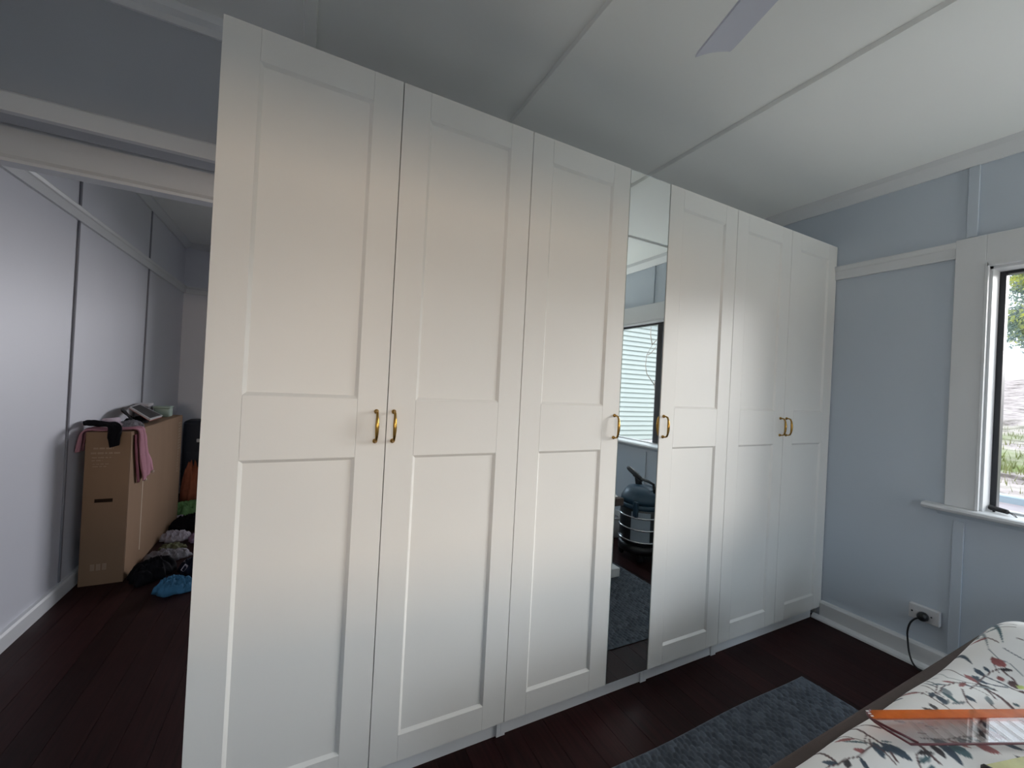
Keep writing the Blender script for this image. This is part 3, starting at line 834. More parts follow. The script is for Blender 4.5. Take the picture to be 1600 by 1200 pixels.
def bed_clutter():
    u = Vector((0.969, -0.247, 0)); n = Vector((-0.247, -0.969, 0)); o0 = Vector((1.472, -1.112, 0))
    z0 = PZ
    r = empty('magazine', tuple(o0 + u * 0.13 + n * 0.09 + Vector((0, 0, z0))), 'pale yellow magazine on the duvet below the clear sleeve', 'magazine')
    def W(a, b, z): return tuple(o0 + u * a + n * b + Vector((0, 0, z)))
    def slab(a0, a1, b0, b1, za, zb):
        return MB().add([W(a0, b0, za), W(a1, b0, za), W(a1, b1, za), W(a0, b1, za), W(a0, b0, zb), W(a1, b0, zb), W(a1, b1, zb), W(a0, b1, zb)],
                        [(3, 2, 1, 0), (4, 5, 6, 7), (0, 1, 5, 4), (1, 2, 6, 5), (2, 3, 7, 6), (3, 0, 4, 7)])
    build('pages', slab(0.001, 0.26, 0.001, 0.178, z0 + 0.0006, z0 + 0.0050), WPLAST, r)
    build('cover', slab(0, 0.262, 0, 0.18, z0 + 0.0052, z0 + 0.0060), mat('yellow_cover_print', (0.52, 0.50, 0.20), 0.4, var=0.35, scale=30), r)
    p = Vector((1.462, -1.140, PZ + 0.0105))
    k = empty('marker_pen', tuple(p), 'black marker pen beside the pale yellow magazine on the duvet', 'pen')
    d = Vector((0.25, -0.97, 0)).normalized()
    build('barrel', MB().tube([p, p + d * 0.10], 0.0085, 14), BLACKP, k)
    build('cap', MB().tube([p - d * 0.026, p - d * 0.022, p - d * 0.001], [0.005, 0.0095, 0.0098], 14), BLACKP, k)
bed_clutter()

# ------------------------------------------------------------------ rug
def rug():
    x0, x1, y0, y1 = 0.62, 2.525, -1.22, -0.262
    xs = np.concatenate([np.arange(x0, 1.2, 0.012), np.arange(1.2, x1 + 1e-6, 0.0042)])
    ys = np.concatenate([np.arange(y0, -1.0, 0.008), np.arange(-1.0, y1 + 1e-6, 0.0042)])
    X, Y = np.meshgrid(xs, ys, indexing='ij')
    a = X + 0.004 * np.sin(Y * 31) + 0.002 * np.sin(Y * 77 + X * 9); b = Y + 0.003 * np.sin(X * 23)
    row = np.floor(a / 0.022)
    ph = np.mod(row, 2) * 0.5
    col_ = np.floor(b / 0.030 + ph)
    loop = np.abs(np.sin(np.pi * a / 0.022)) ** 0.55 * (0.15 + 0.85 * np.abs(np.sin(np.pi * (b / 0.030 + ph))) ** 0.5)
    hsh = np.mod(np.sin(row * 12.9898 + col_ * 78.233) * 43758.5453, 1.0)
    Z = 0.002 + 0.0160 * loop * (0.75 + 0.25 * hsh)
    n, m_ = X.shape
    ed = np.minimum(np.minimum(X - x0, x1 - X), np.minimum(Y - y0, y1 - Y))
    Z = np.where(ed < 0.012, 0.0015 + 0.7 * np.clip(ed, 0, 0.012), Z)
    Yw = Y + 0.004 * np.sin(X * 7) * (Y > -0.6)
    V = np.stack([X, Yw, Z], -1).reshape(-1, 3)
    F = grid_faces(n, m_)
    o = from_np('rug', V, F, mat_vcol('slate_blue_wool', 0.95, 0.1), loc=(1.6, -0.6, 0))
    c = o.data.color_attributes.new('print', 'FLOAT_COLOR', 'POINT')
    yarn = (0.72 + 0.55 * np.mod(hsh * 7.31, 1.0) ** 1.3)[..., None] * np.array([0.098, 0.116, 0.142])
    full = np.ones((n * m_, 4), np.float32); full[:, :3] = yarn.reshape(-1, 3)
    c.data.foreach_set('color', full.ravel())
    tag(o, 'dark slate blue loop-woven rug on the floor between wardrobes and bed', 'rug')
rug()

# ------------------------------------------------------------------ power point, plug and cord
def outlet():
    y0, y1, z0, z1 = -0.545, -0.425, 0.238, 0.314
    r = empty('power_outlet', (XR, (y0 + y1) / 2, (z0 + z1) / 2), 'white wall power outlet above the baseboard near the bed', 'outlet')
    build('plate', MB().box(XR - 0.030, XR, y0, y1, z0, z1), WPLAST, r, bevel=0.004, seg=2)
    for yy in (y1 - 0.014, y0 + 0.030):
        build('screw', MB().lathe((XR - 0.030, yy, (z0 + z1) / 2), [(0.0042, 0.0005), (0.0042, -0.0008), (0.002, -0.0009)], 10, axis=0), BLACKP, r)
    build('switch', MB().box(XR - 0.033, XR - 0.030, y1 - 0.040, y1 - 0.026, 0.270, 0.288), WPLAST, r)
    yc, zc = -0.486, 0.268
    p = empty('power_plug', (XR - 0.03, yc, zc), 'black plug and cord pushed into the wall outlet', 'plug')
    build('plug_body', MB().lathe((XR - 0.0310, yc, zc), [(0.021, 0.0), (0.023, -0.006), (0.022, -0.022), (0.016, -0.034), (0.006, -0.038)], 20, axis=0), BLACKP, p)
    x = XR - 0.052
    pts = [(x, yc + 0.008, zc - 0.008), (x - 0.002, yc + 0.028, zc - 0.024), (x, yc + 0.046, zc - 0.058), (x + 0.003, yc + 0.055, zc - 0.105), (x + 0.0, yc + 0.051, zc - 0.155), (x - 0.016, yc + 0.038, zc - 0.205), (x - 0.030, yc + 0.018, zc - 0.243), (x - 0.030, yc - 0.006, zc - 0.262), (x - 0.05, yc - 0.06, 0.0045), (x - 0.12, yc - 0.20, 0.0045), (x - 0.16, yc - 0.45, 0.0045)]
    # smooth the path
    P = []
    for i in range(len(pts) - 1):
        a0 = Vector(pts[max(i - 1, 0)]); a1 = Vector(pts[i]); a2 = Vector(pts[i + 1]); a3 = Vector(pts[min(i + 2, len(pts) - 1)])
        for k in range(6):
            t = k / 6
            P.append(0.5 * ((2 * a1) + (a2 - a0) * t + (2 * a0 - 5 * a1 + 4 * a2 - a3) * t * t + (-a0 + 3 * a1 - 3 * a2 + a3) * t ** 3))
    P.append(Vector(pts[-1]))
    P = [Vector((q.x, q.y, max(q.z, 0.0045))) for q in P]
    build('cord', MB().tube(P, 0.0042, 8), BLACKP, p)
outlet()

def sill_tool():
    z = WZ0
    a = Vector((3.318, -0.678, z + 0.0185)); b = Vector((3.286, -0.742, z + 0.0155))
    r = empty('pocket_tool', tuple((a + b) / 2 - Vector((0, 0, 0.01))), 'small black pocket tool with thin prongs on the window sill', 'tool')
    d = (b - a).normalized(); s = d.cross(Vector((0, 0, 1))).normalized()
    m = MB().tube([a - d * 0.003, a, b, b + d * 0.002], [0.009, 0.0128, 0.0110, 0.008], 12)
    m.tube([a + d * 0.016 - Vector((0, 0, 0.004)), a + d * 0.016 - Vector((0, 0, 0.0175))], 0.005, 8)
    build('handle', m, BLACKP, r)
    k = MB()
    for q in (-0.003, 0.003):
        k.tube([b + s * q, b + d * 0.018 + s * q * 2.2 - Vector((0, 0, 0.003)), b + d * 0.036 + s * q * 0.4 - Vector((0, 0, 0.0130))], 0.0015, 6)
    build('prong', k, BLACKP, r)
sill_tool()

# ------------------------------------------------------------------ ceiling fan
def fan():
    hx, hy, bz = 1.075, -1.190, 2.345
    r = empty('ceiling_fan', (hx, hy, ZC), 'white three-blade ceiling fan hung from the ceiling', 'fan')
    wm = mat('white_fan_enamel', (0.60, 0.61, 0.70), 0.35, var=0.01)
    build('canopy', MB().lathe((hx, hy, ZC), [(0.070, 0.0), (0.070, -0.02), (0.045, -0.05), (0.018, -0.06)], 24), wm, r)
    build('downrod', MB().tube([(hx, hy, ZC - 0.055), (hx, hy, bz + 0.07)], 0.012, 12), wm, r)
    build('motor', MB().lathe((hx, hy, bz), [(0.04, 0.085), (0.10, 0.07), (0.115, 0.04), (0.115, -0.02), (0.09, -0.045), (0.03, -0.05)], 32), wm, r)
    base = Vector((0.27, 0.963, 0)).normalized()
    for k in range(3):
        a = math.tau * k / 3
        d = Vector((base.x * math.cos(a) - base.y * math.sin(a), base.x * math.sin(a) + base.y * math.cos(a), 0))
        s = Vector((d.y, -d.x, 0))
        m = MB(); rows = []
        S = 8
        v = []; f = []
        for (t, wd) in ((0.10, 0.05), (0.16, 0.058), (0.40, 0.058), (0.600, 0.057), (0.612, 0.055)):
            for side in (0, 1):
                for q in range(S + 1):
                    c = -1 + 2 * q / S
                    zz = 0.020 * c - 0.006 * (1 - c * c) * -1 + (0.004 if side == 0 else -0.004)
                    v.append(tuple(Vector((hx, hy, bz)) + d * t + s * (c * wd) + Vector((0, 0, zz))))
        R_ = 2 * (S + 1)
        for i in range(4):
            for q in range(S):
                o0, o1 = i * R_, (i + 1) * R_
                f.append((o0 + q, o0 + q + 1, o1 + q + 1, o1 + q))
                f.append((o0 + S + 1 + q, o1 + S + 1 + q, o1 + S + 2 + q, o0 + S + 2 + q))
            f.append((i * R_, (i + 1) * R_, (i + 1) * R_ + S + 1, i * R_ + S + 1))
            f.append((i * R_ + S, i * R_ + 2 * S + 1, (i + 1) * R_ + 2 * S + 1, (i + 1) * R_ + S))
        for i in (0, 4):
            f.append(tuple([i * R_ + q for q in range(S + 1)] + [i * R_ + S + 1 + q for q in range(S, -1, -1)]))
        m.add(v, f, False)
        build('blade', m, wm, r)
fan()

# ------------------------------------------------------------------ next room: carton, clothes and bags
BXA, BXB, BYA, BYB, BZT = -0.922, -0.712, 2.02, 3.27, 0.952
def carton():
    r = empty('cardboard_box', ((BXA + BXB) / 2, (BYA + BYB) / 2, 0), 'tall narrow brown cardboard carton standing on edge against the left wall', 'box')
    t = 0.006
    sx0, sx1, sz0, sz1 = -0.868, -0.782, 0.512, 0.535
    build('front_panel', MB().slab_holes(1, BYA, BYA + t, BXA, BXB - 0.0005, 0.0, BZT, [(sx0, sx1, sz0, sz1)]), CARD, r)
    build('hand_hole', MB().box(sx0 - .01, sx1 + .01, BYA + t + 0.001, BYA + t + 0.004, sz0 - .01, sz1 + .01), CARDK, r)  # near-black plate paints in the shade behind the opening
    build('side_panel', MB().box(BXB - t, BXB, BYA + t + 0.0002, BYB, 0.0, BZT - t - .0002), CARD, r, bevel=0.002)
    build('side_panel', MB().box(BXA, BXA + t, BYA + t + 0.0002, BYB, 0.0, BZT - t - .0002), CARD, r)
    build('top_panel', MB().box(BXA, BXB, BYA + t + 0.0002, BYB, BZT - t, BZT), CARD, r, bevel=0.002)
    build('end_panel', MB().box(BXA + t + .0002, BXB - t - .0002, BYB - t, BYB, 0.0, BZT - t - .0002), CARD, r)
    build('tape', MB().box(BXB, BXB + 0.0008, 2.285, 2.300, 0.10, 0.60), TAPE, r)
    build('seam_flap', MB().box(BXB, BXB + 0.002, 2.026, 2.15, 0.004, BZT - 0.01), CARD, r)
    # faint pale printing: lines on the front, a strip of symbols at the far end of the side
    m = MB(); rr = random.Random(5)
    y = BYA - 0.0006
    for (z, x0, x1, h) in ((0.845, -0.885, -0.79, 0.010), (0.815, -0.895, -0.755, 0.011), (0.790, -0.890, -0.80, 0.006), (0.772, -0.890, -0.84, 0.006), (0.75, -0.885, -0.81, 0.005), (0.735, -0.885, -0.82, 0.005)):
        x = x0
        while x < x1:
            wl = rr.uniform(0.010, 0.030)
            m.add([(x, y, z), (min(x + wl, x1), y, z), (min(x + wl, x1), y, z + h), (x, y, z + h)], [(0, 1, 2, 3)])
            x += wl + 0.006
    for k in range(3):
        m.add([(-0.87 + k * 0.028, y, 0.09), (-0.85 + k * 0.028, y, 0.09), (-0.85 + k * 0.028, y, 0.13), (-0.87 + k * 0.028, y, 0.13)], [(0, 1, 2, 3)])
    build('front_print', m, mat('cardboard_print_faint', (0.36, 0.245, 0.165), 0.85, var=0.2, scale=60), r)['kind'] = 'stuff'
    m = MB()
    x = BXB + 0.0012
    for k in range(9):
        z = 0.86 - k * 0.05
        for (ya, yb) in ((3.155, 3.185), (3.195, 3.225)):
            if k > 4 and ya > 3.19: continue
            for (a, b, c, d) in ((ya, yb, z, z + 0.004), (ya, yb, z + 0.030, z + 0.034), (ya, ya + 0.004, z, z + 0.034), (yb - 0.004, yb, z, z + 0.034)):
                m.add([(x, a, c), (x, b, c), (x, b, d), (x, a, d)], [(0, 1, 2, 3)])
    build('side_symbols', m, CARDP, r)['kind'] = 'stuff'
carton()

def heap(name, cx, cy, rx, ry, h, seed, material, label, cat, z0=0.0015, rot=0.0, fine=9.0, n=44, top=0.6, parent=None, low=0.15):
    """A dropped garment: crumpled closed shape with ridged folds and a ragged outline."""
    th = np.linspace(0, 2 * np.pi, n * 2, endpoint=False)
    rad = np.linspace(0.03, 1, n // 2)
    T, R_ = np.meshgrid(th, rad, indexing='ij')
    rnd = random.Random(seed)
    out = 1 + 0.0 * T
    for k in (2, 3, 5, 7, 11):
        out += rnd.uniform(0.05, 0.16) * np.sin(k * T + rnd.uniform(0, 6.28)) / (1 + 0.12 * k)
    x = R_ * out * np.cos(T) * rx; y = R_ * out * np.sin(T) * ry
    ridg = 1 - np.abs(np.clip(fbm(x * fine, y * fine, seed + 1, 3), -1.3, 1.3)) / 1.3
    body = (1 - R_ ** 3.0) ** 0.5
    z = h * body * (low + top * (0.5 + 0.5 * fbm(x / rx * .35, y / ry * .35, seed + 2, 2)) * 0.6 + 0.75 * ridg ** 1.6) 
    z = np.maximum(z, 0.004 * (R_ < 0.999))
    c, s = math.cos(rot), math.sin(rot)
    V = np.stack([cx + x * c - y * s, cy + x * s + y * c, z0 + z], -1).reshape(-1, 3)
    a, b = T.shape
    i = np.arange(a)[:, None]; j = np.arange(b - 1)[None]
    q = i * b + j; q2 = ((i + 1) % a) * b + j
    F = np.stack([q, q + 1, q2 + 1, q2], -1).reshape(-1, 4)
    k = len(V)
    V = np.concatenate([V, [[cx, cy, z0 + float(z[:, 0].mean())], [cx, cy, z0]]])
    tri = [(k, int(i_ * b), int(((i_ + 1) % a) * b), int(((i_ + 1) % a) * b)) for i_ in range(a)]
    mb = MB()
    mb.add(V.tolist(), F.tolist() + [t[:3] for t in tri] + [(k + 1, int(((i_ + 1) % a) * b + b - 1), int(i_ * b + b - 1)) for i_ in range(a)], True)
    o = build(name, mb, material, parent, loc=None if parent is not None else (cx, cy, z0))
    if label: tag(o, label, cat)
    return o

def cloth(name, c, var=0.15, scale=30):
    return mat(name, c, 0.9, spec=0.15, var=var, scale=scale, bump=0.15, bscale=250)

PINK = cloth('pink_jersey', (0.46, 0.22, 0.27), 0.06)
DPINK = cloth('plum_jersey', (0.16, 0.045, 0.06), 0.1)
BLACKC = cloth('black_cotton', (0.007, 0.007, 0.009), 0.2)
NAVYC = cloth('navy_cotton', (0.010, 0.012, 0.022), 0.2)
GREYC = cloth('grey_marl', (0.25, 0.24, 0.26), 0.5, 60)
WHITEC = cloth('white_cotton', (0.42, 0.38, 0.42), 0.2)
LAVC = cloth('lavender_cotton', (0.28, 0.20, 0.30), 0.2)
OLIVEC = cloth('olive_cotton', (0.14, 0.14, 0.08), 0.2)
BLUEC = cloth('sky_blue_satin', (0.055, 0.17, 0.29), 0.4, 14)
GREENC = cloth('leaf_green_cotton', (0.19, 0.36, 0.14), 0.25)
ORANGEC = cloth('burnt_orange_canvas', (0.38, 0.12, 0.065), 0.2)

def strip(name, path, widths, material, label, cat, seed=1, thick=0.006, n=40, wseg=14, amp=0.006, parent=None):
    """Cloth strip along a path of (x,y,z) points, widened sideways along the given vectors, with folds."""
    P = [Vector(p) for p in path]
    pts = []
    for i in range(len(P) - 1):
        a0 = P[max(i - 1, 0)]; a1 = P[i]; a2 = P[i + 1]; a3 = P[min(i + 2, len(P) - 1)]
        w1, w2 = Vector(widths[i]), Vector(widths[i + 1])
        for k in range(8):
            t = k / 8
            q = 0.5 * ((2 * a1) + (a2 - a0) * t + (2 * a0 - 5 * a1 + 4 * a2 - a3) * t * t + (-a0 + 3 * a1 - 3 * a2 + a3) * t ** 3)
            pts.append((q, w1.lerp(w2, t)))
    pts.append((P[-1], Vector(widths[-1])))
    v = []; rnd = random.Random(seed); ph = rnd.uniform(0, 6)
    N = len(pts)
    nrm = []
    for i, (q, w_) in enumerate(pts):
        t = (pts[min(i + 1, N - 1)][0] - pts[max(i - 1, 0)][0]).normalized()
        nn = t.cross(w_).normalized()
        if i and nn.dot(nrm[-1]) < 0: nn = -nn
        nrm.append(nn)
    up = sum((n_.z for n_ in nrm))
    if up < 0: nrm = [-n_ for n_ in nrm]
    for s_ in (1, 0):
        for i, (q, w_) in enumerate(pts):
            for k in range(wseg + 1):
                c = -1 + 2 * k / wseg
                f = amp * (1 + math.sin(c * 7 + ph + i * 0.16) * 0.9 + 0.5 * math.sin(c * 13 + i * 0.3))
                v.append(tuple(q + w_ * (c * (1 + 0.06 * math.sin(i * 0.5 + ph))) + nrm[i] * (f + (thick if s_ else 0))))
    W_ = wseg + 1
    F = []
    off = N * W_
    for i in range(N - 1):
        for k in range(wseg):
            a = i * W_ + k
            F.append((a, a + 1, a + W_ + 1, a + W_)); F.append((off + a, off + a + W_, off + a + W_ + 1, off + a + 1))
        F.append((i * W_, (i + 1) * W_, off + (i + 1) * W_, off + i * W_)); F.append((i * W_ + wseg, off + i * W_ + wseg, off + (i + 1) * W_ + wseg, (i + 1) * W_ + wseg))
    for k in range(wseg):
        F.append((k, off + k, off + k + 1, k + 1)); a = (N - 1) * W_ + k; F.append((a, a + 1, off + a + 1, off + a))
    mb = MB().add(v, F, True)
    o = build(name, mb, material, parent, loc=None if parent is not None else tuple(P[len(P) // 2]))
    if label: tag(o, label, cat)
    return o

zt = BZT + 0.001
pk = strip('pink_garment', [(-0.945, 2.05, 0.83), (-0.940, 2.06, 0.90), (-0.925, 2.07, zt + 0.004), (-0.86, 2.10, zt), (-0.78, 2.12, zt), (-0.715, 2.14, zt + 0.002), (-0.703, 2.16, 0.92), (-0.700, 2.21, 0.80), (-0.699, 2.27, 0.70), (-0.697, 2.30, 0.615)],
      [(0, 0.05, 0)] * 2 + [(0, 0.055, 0)] * 3 + [(0, 0.06, 0)] * 2 + [(0, 0.075, 0.01), (0, 0.085, 0.015), (0, 0.095, 0.02)], PINK, 'pink jersey garment draped over the cardboard carton and hanging down its side', 'clothing', seed=4, amp=0.005)
strip('lining', [(-0.704, 2.075, 0.93), (-0.7035, 2.095, 0.80), (-0.7025, 2.13, 0.68), (-0.702, 2.155, 0.60)], [(0, 0.022, 0)] * 4, DPINK, None, None, seed=2, amp=0.001, thick=0.003, parent=pk)
for (y, z) in ((2.245, 0.598), (2.395, 0.622)):
    build('drawstring_end', MB().lathe((-0.688, y, z), [(0.004, 0.008), (0.010, 0.004), (0.011, -0.003), (0.006, -0.010)], 12), mat('cream_cord', (0.62, 0.52, 0.45), 0.8), pk)
strip('black_leggings', [(-0.955, 2.09, zt + 0.035), (-0.92, 2.075, zt + 0.038), (-0.87, 2.06, zt + 0.034), (-0.825, 2.035, zt + 0.030), (-0.79, 2.010, zt + 0.018), (-0.783, 2.000, 0.925), (-0.778, 1.996, 0.865)],
      [(0.0, 0.022, 0.0), (0.005, 0.045, 0.0), (0.012, 0.030, 0.0), (0.020, 0.026, 0.0), (0.028, 0.014, 0), (0.030, 0.004, 0.008), (0.018, 0.002, 0.006)], BLACKC, 'black leggings lying over the front top edge of the carton', 'clothing', seed=9, amp=0.006, thick=0.016)
heap('grey_scarf', -0.80, 2.30, 0.075, 0.115, 0.045, 21, GREYC, 'crumpled grey scarf on top of the carton beside the tilted book', 'scarf', z0=zt, rot=0.3, fine=12)
rc = empty('rolled_cloth', (-0.86, 2.19, zt), 'short roll of pale pink cloth on the carton behind the black leggings', 'cloth')
build('roll', MB().tube([(-0.888, 2.150, zt + 0.052), (-0.886, 2.156, zt + 0.052), (-0.842, 2.236, zt + 0.052), (-0.840, 2.241, zt + 0.052)], [0.014, 0.019, 0.019, 0.013], 16), cloth('pale_pink_terry', (0.60, 0.50, 0.56), 0.05), rc)
heap('loose_end', -0.845, 2.185, 0.035, 0.055, 0.045, 31, cloth('pale_pink_terry', (0.6, 0.5, 0.56)), None, None, z0=zt, rot=-0.6, parent=rc)
def book():
    A, B, C, D = Vector((-0.905, 2.63, 1.052)), Vector((-0.930, 2.92, 1.052)), Vector((-0.722, 2.69, 0.982)), Vector((-0.722, 2.40, 0.982))
    n = (C - D).cross(A - D).normalized()
    if n.z < 0: n = -n
    r = empty('book', tuple((A + B + C + D) / 4), 'dark-covered book lying tilted on top of the carton', 'book')
    def sl(ins, a, b):
        ce = (A + B + C + D) / 4
        q = [p + (ce - p) * ins for p in (A, B, C, D)]
        return MB().add([tuple(p + n * a) for p in q] + [tuple(p + n * b) for p in q], [(3, 2, 1, 0), (4, 5, 6, 7), (0, 1, 5, 4), (1, 2, 6, 5), (2, 3, 7, 6), (3, 0, 4, 7)])
    build('cover', sl(0.0, 0.0, 0.003), mat('red_book_cloth', (0.32, 0.05, 0.04), 0.6), r)
    build('pages', sl(0.03, 0.003, 0.014), mat('cream_pages', (0.55, 0.52, 0.48), 0.8), r)
    build('front_cover', sl(0.0, 0.014, 0.017), WPLAST, r)
    build('cover_panel', sl(0.10, 0.017, 0.0175), mat('charcoal_cover', (0.030, 0.027, 0.026), 0.5, var=0.2, scale=20), r)
book()
bb = empty('shoulder_bag', (-0.86, 2.58, zt), 'black shoulder bag with a looped strap under the tilted book', 'bag')
heap('bag_body', -0.845, 2.60, 0.060, 0.13, 0.040, 41, BLACKC, None, None, z0=zt, rot=0.1, parent=bb, low=0.3)
build('strap', MB().tube([(-0.80, 2.40, zt + 0.012), (-0.84, 2.44, zt + 0.05), (-0.885, 2.50, zt + 0.085), (-0.918, 2.55, zt + 0.10), (-0.925, 2.58, zt + 0.085), (-0.90, 2.58, zt + 0.06), (-0.87, 2.56, zt + 0.045)], 0.008, 8), mat('black_leather', (0.010, 0.009, 0.009), 0.45), bb)
sb = empty('small_box', (-0.90, 2.99, zt), 'small grey box near the wall on the carton behind the black bag', 'box')
build('box_body', MB().box(-0.955, -0.872, 2.93, 3.06, zt, zt + 0.115), mat('grey_card', (0.16, 0.15, 0.16), 0.7), sb, bevel=0.002)
build('box_lid', MB().box(-0.957, -0.870, 2.928, 3.062, zt + 0.095, zt + 0.118), mat('white_card', (0.52, 0.50, 0.52), 0.7), sb, bevel=0.002)
gt = empty('storage_tub', (-0.80, 3.06, zt), 'pale green tub with a lid at the far end of the carton top', 'tub')
build('tub', MB().prism([(-0.862, 3.03), (-0.755, 3.03), (-0.755, 3.14), (-0.862, 3.14)], 2, zt, zt + 0.075), mat('pale_green_plastic', (0.36, 0.46, 0.38), 0.4), gt, bevel=0.010, seg=3)
build('lid', MB().prism([(-0.867, 3.025), (-0.750, 3.025), (-0.750, 3.145), (-0.867, 3.145)], 2, zt + 0.075, zt + 0.090), mat('pale_green_plastic', (0.36, 0.46, 0.38), 0.4), gt, bevel=0.004, seg=2)

sc_ = empty('suitcase', (-0.60, 3.98, 0), 'dark navy suitcase standing upright behind the far end of the carton', 'suitcase')
build('shell', MB().box(-0.83, -0.36, 3.86, 4.10, 0.035, 0.84), mat('navy_nylon', (0.014, 0.018, 0.030), 0.7, bump=0.2, bscale=200), sc_, bevel=0.035, seg=4)
build('front_pocket', MB().box(-0.79, -0.40, 3.845, 3.862, 0.08, 0.52), mat('navy_nylon', (0.014, 0.018, 0.030), 0.7), sc_, bevel=0.006, seg=2)
build('handle', MB().tube([(-0.66, 3.98, 0.835), (-0.655, 3.98, 0.875), (-0.55, 3.98, 0.875), (-0.545, 3.98, 0.835)], 0.010, 10), BLACKP, sc_)
for xx in (-0.78, -0.41):
    for yy in (3.90, 4.06):
        build('wheel', MB().lathe((xx, yy, 0.025), [(0.018, -0.010), (0.025, -0.006), (0.025, 0.006), (0.018, 0.010)], 16, axis=0), BLACKP, sc_)
build('luggage_tag', MB().box(-0.705, -0.640, 3.838, 3.844, 0.62, 0.655), WPLAST, sc_, bevel=0.004)
ob = heap('orange_canvas_bag', -0.67, 3.74, 0.12, 0.085, 0.36, 51, ORANGEC, 'burnt orange canvas bag slumped in front of the navy suitcase', 'bag', fine=7, low=0.35)
heap('green_shirt', -0.655, 3.46, 0.155, 0.13, 0.115, 52, GREENC, 'green shirt dropped on the floor before the orange bag', 'clothing', fine=9)
heap('white_sock', -0.70, 3.27, 0.05, 0.035, 0.035, 53, WHITEC, 'small white sock in front of the green shirt on the floor', 'clothing', fine=14)
heap('black_trousers', -0.530, 3.06, 0.15, 0.16, 0.10, 54, BLACKC, 'black trousers bunched up between the white sock and the white singlet', 'clothing', fine=8)
heap('white_singlet', -0.605, 2.74, 0.095, 0.085, 0.065, 55, WHITEC, 'white strappy singlet crumpled beside the carton base', 'clothing', fine=13)
heap('lavender_shirt', -0.435, 2.68, 0.08, 0.10, 0.050, 56, LAVC, 'lavender shirt lying right of the white strappy singlet', 'clothing', fine=11)
heap('olive_shorts', -0.575, 2.53, 0.085, 0.045, 0.040, 57, OLIVEC, 'olive shorts lying in front of the white strappy singlet', 'clothing', fine=10)
heap('grey_print_shirt', -0.560, 2.335, 0.125, 0.080, 0.065, 58, GREYC, 'grey patterned shirt crumpled on the floor beside the carton', 'clothing', fine=11)
heap('black_jumper', -0.585, 2.055, 0.115, 0.125, 0.095, 59, BLACKC, 'black jumper heaped at the near foot of the carton', 'clothing', fine=8)
bt = heap('black_print_shirt', -0.345, 2.07, 0.095, 0.125, 0.080, 60, NAVYC, 'black shirt with a pale printed motif behind the blue cloth', 'clothing', fine=8)
def drop_on(o, mb, lift):
    me = o.data
    vs = np.empty(len(me.vertices) * 3); me.vertices.foreach_get('co', vs); vs = vs.reshape(-1, 3) + np.array(ORIGIN[o])
    out = []
    for (x, y, z) in mb.v:
        d = np.hypot(vs[:, 0] - x, vs[:, 1] - y); k = np.argsort(d)[:4]
        out.append((x, y, float(vs[k, 2].max()) + lift))
    mb.v = out
for (x, y, s_) in ((-0.405, 2.10, 0.022), (-0.395, 1.99, 0.020)):
    mo = MB()
    for k in range(4):
        a0, a1 = math.tau * k / 4, math.tau * (k + 1) / 4
        p = [(x + s_ * math.cos(a) * f, y + s_ * math.sin(a) * f, 0.0) for a in (a0, a1) for f in (1, 0.72)]
        mo.add([p[0], p[1], p[3], p[2]], [(0, 1, 2, 3)])
    drop_on(bt, mo, 0.002)
    build('printed_motif', mo, WHITEC, bt)
heap('blue_satin_shirt', -0.395, 1.790, 0.115, 0.085, 0.075, 61, BLUEC, 'sky blue satin shirt lying nearest on the dark floorboards', 'clothing', fine=17, low=0.05)

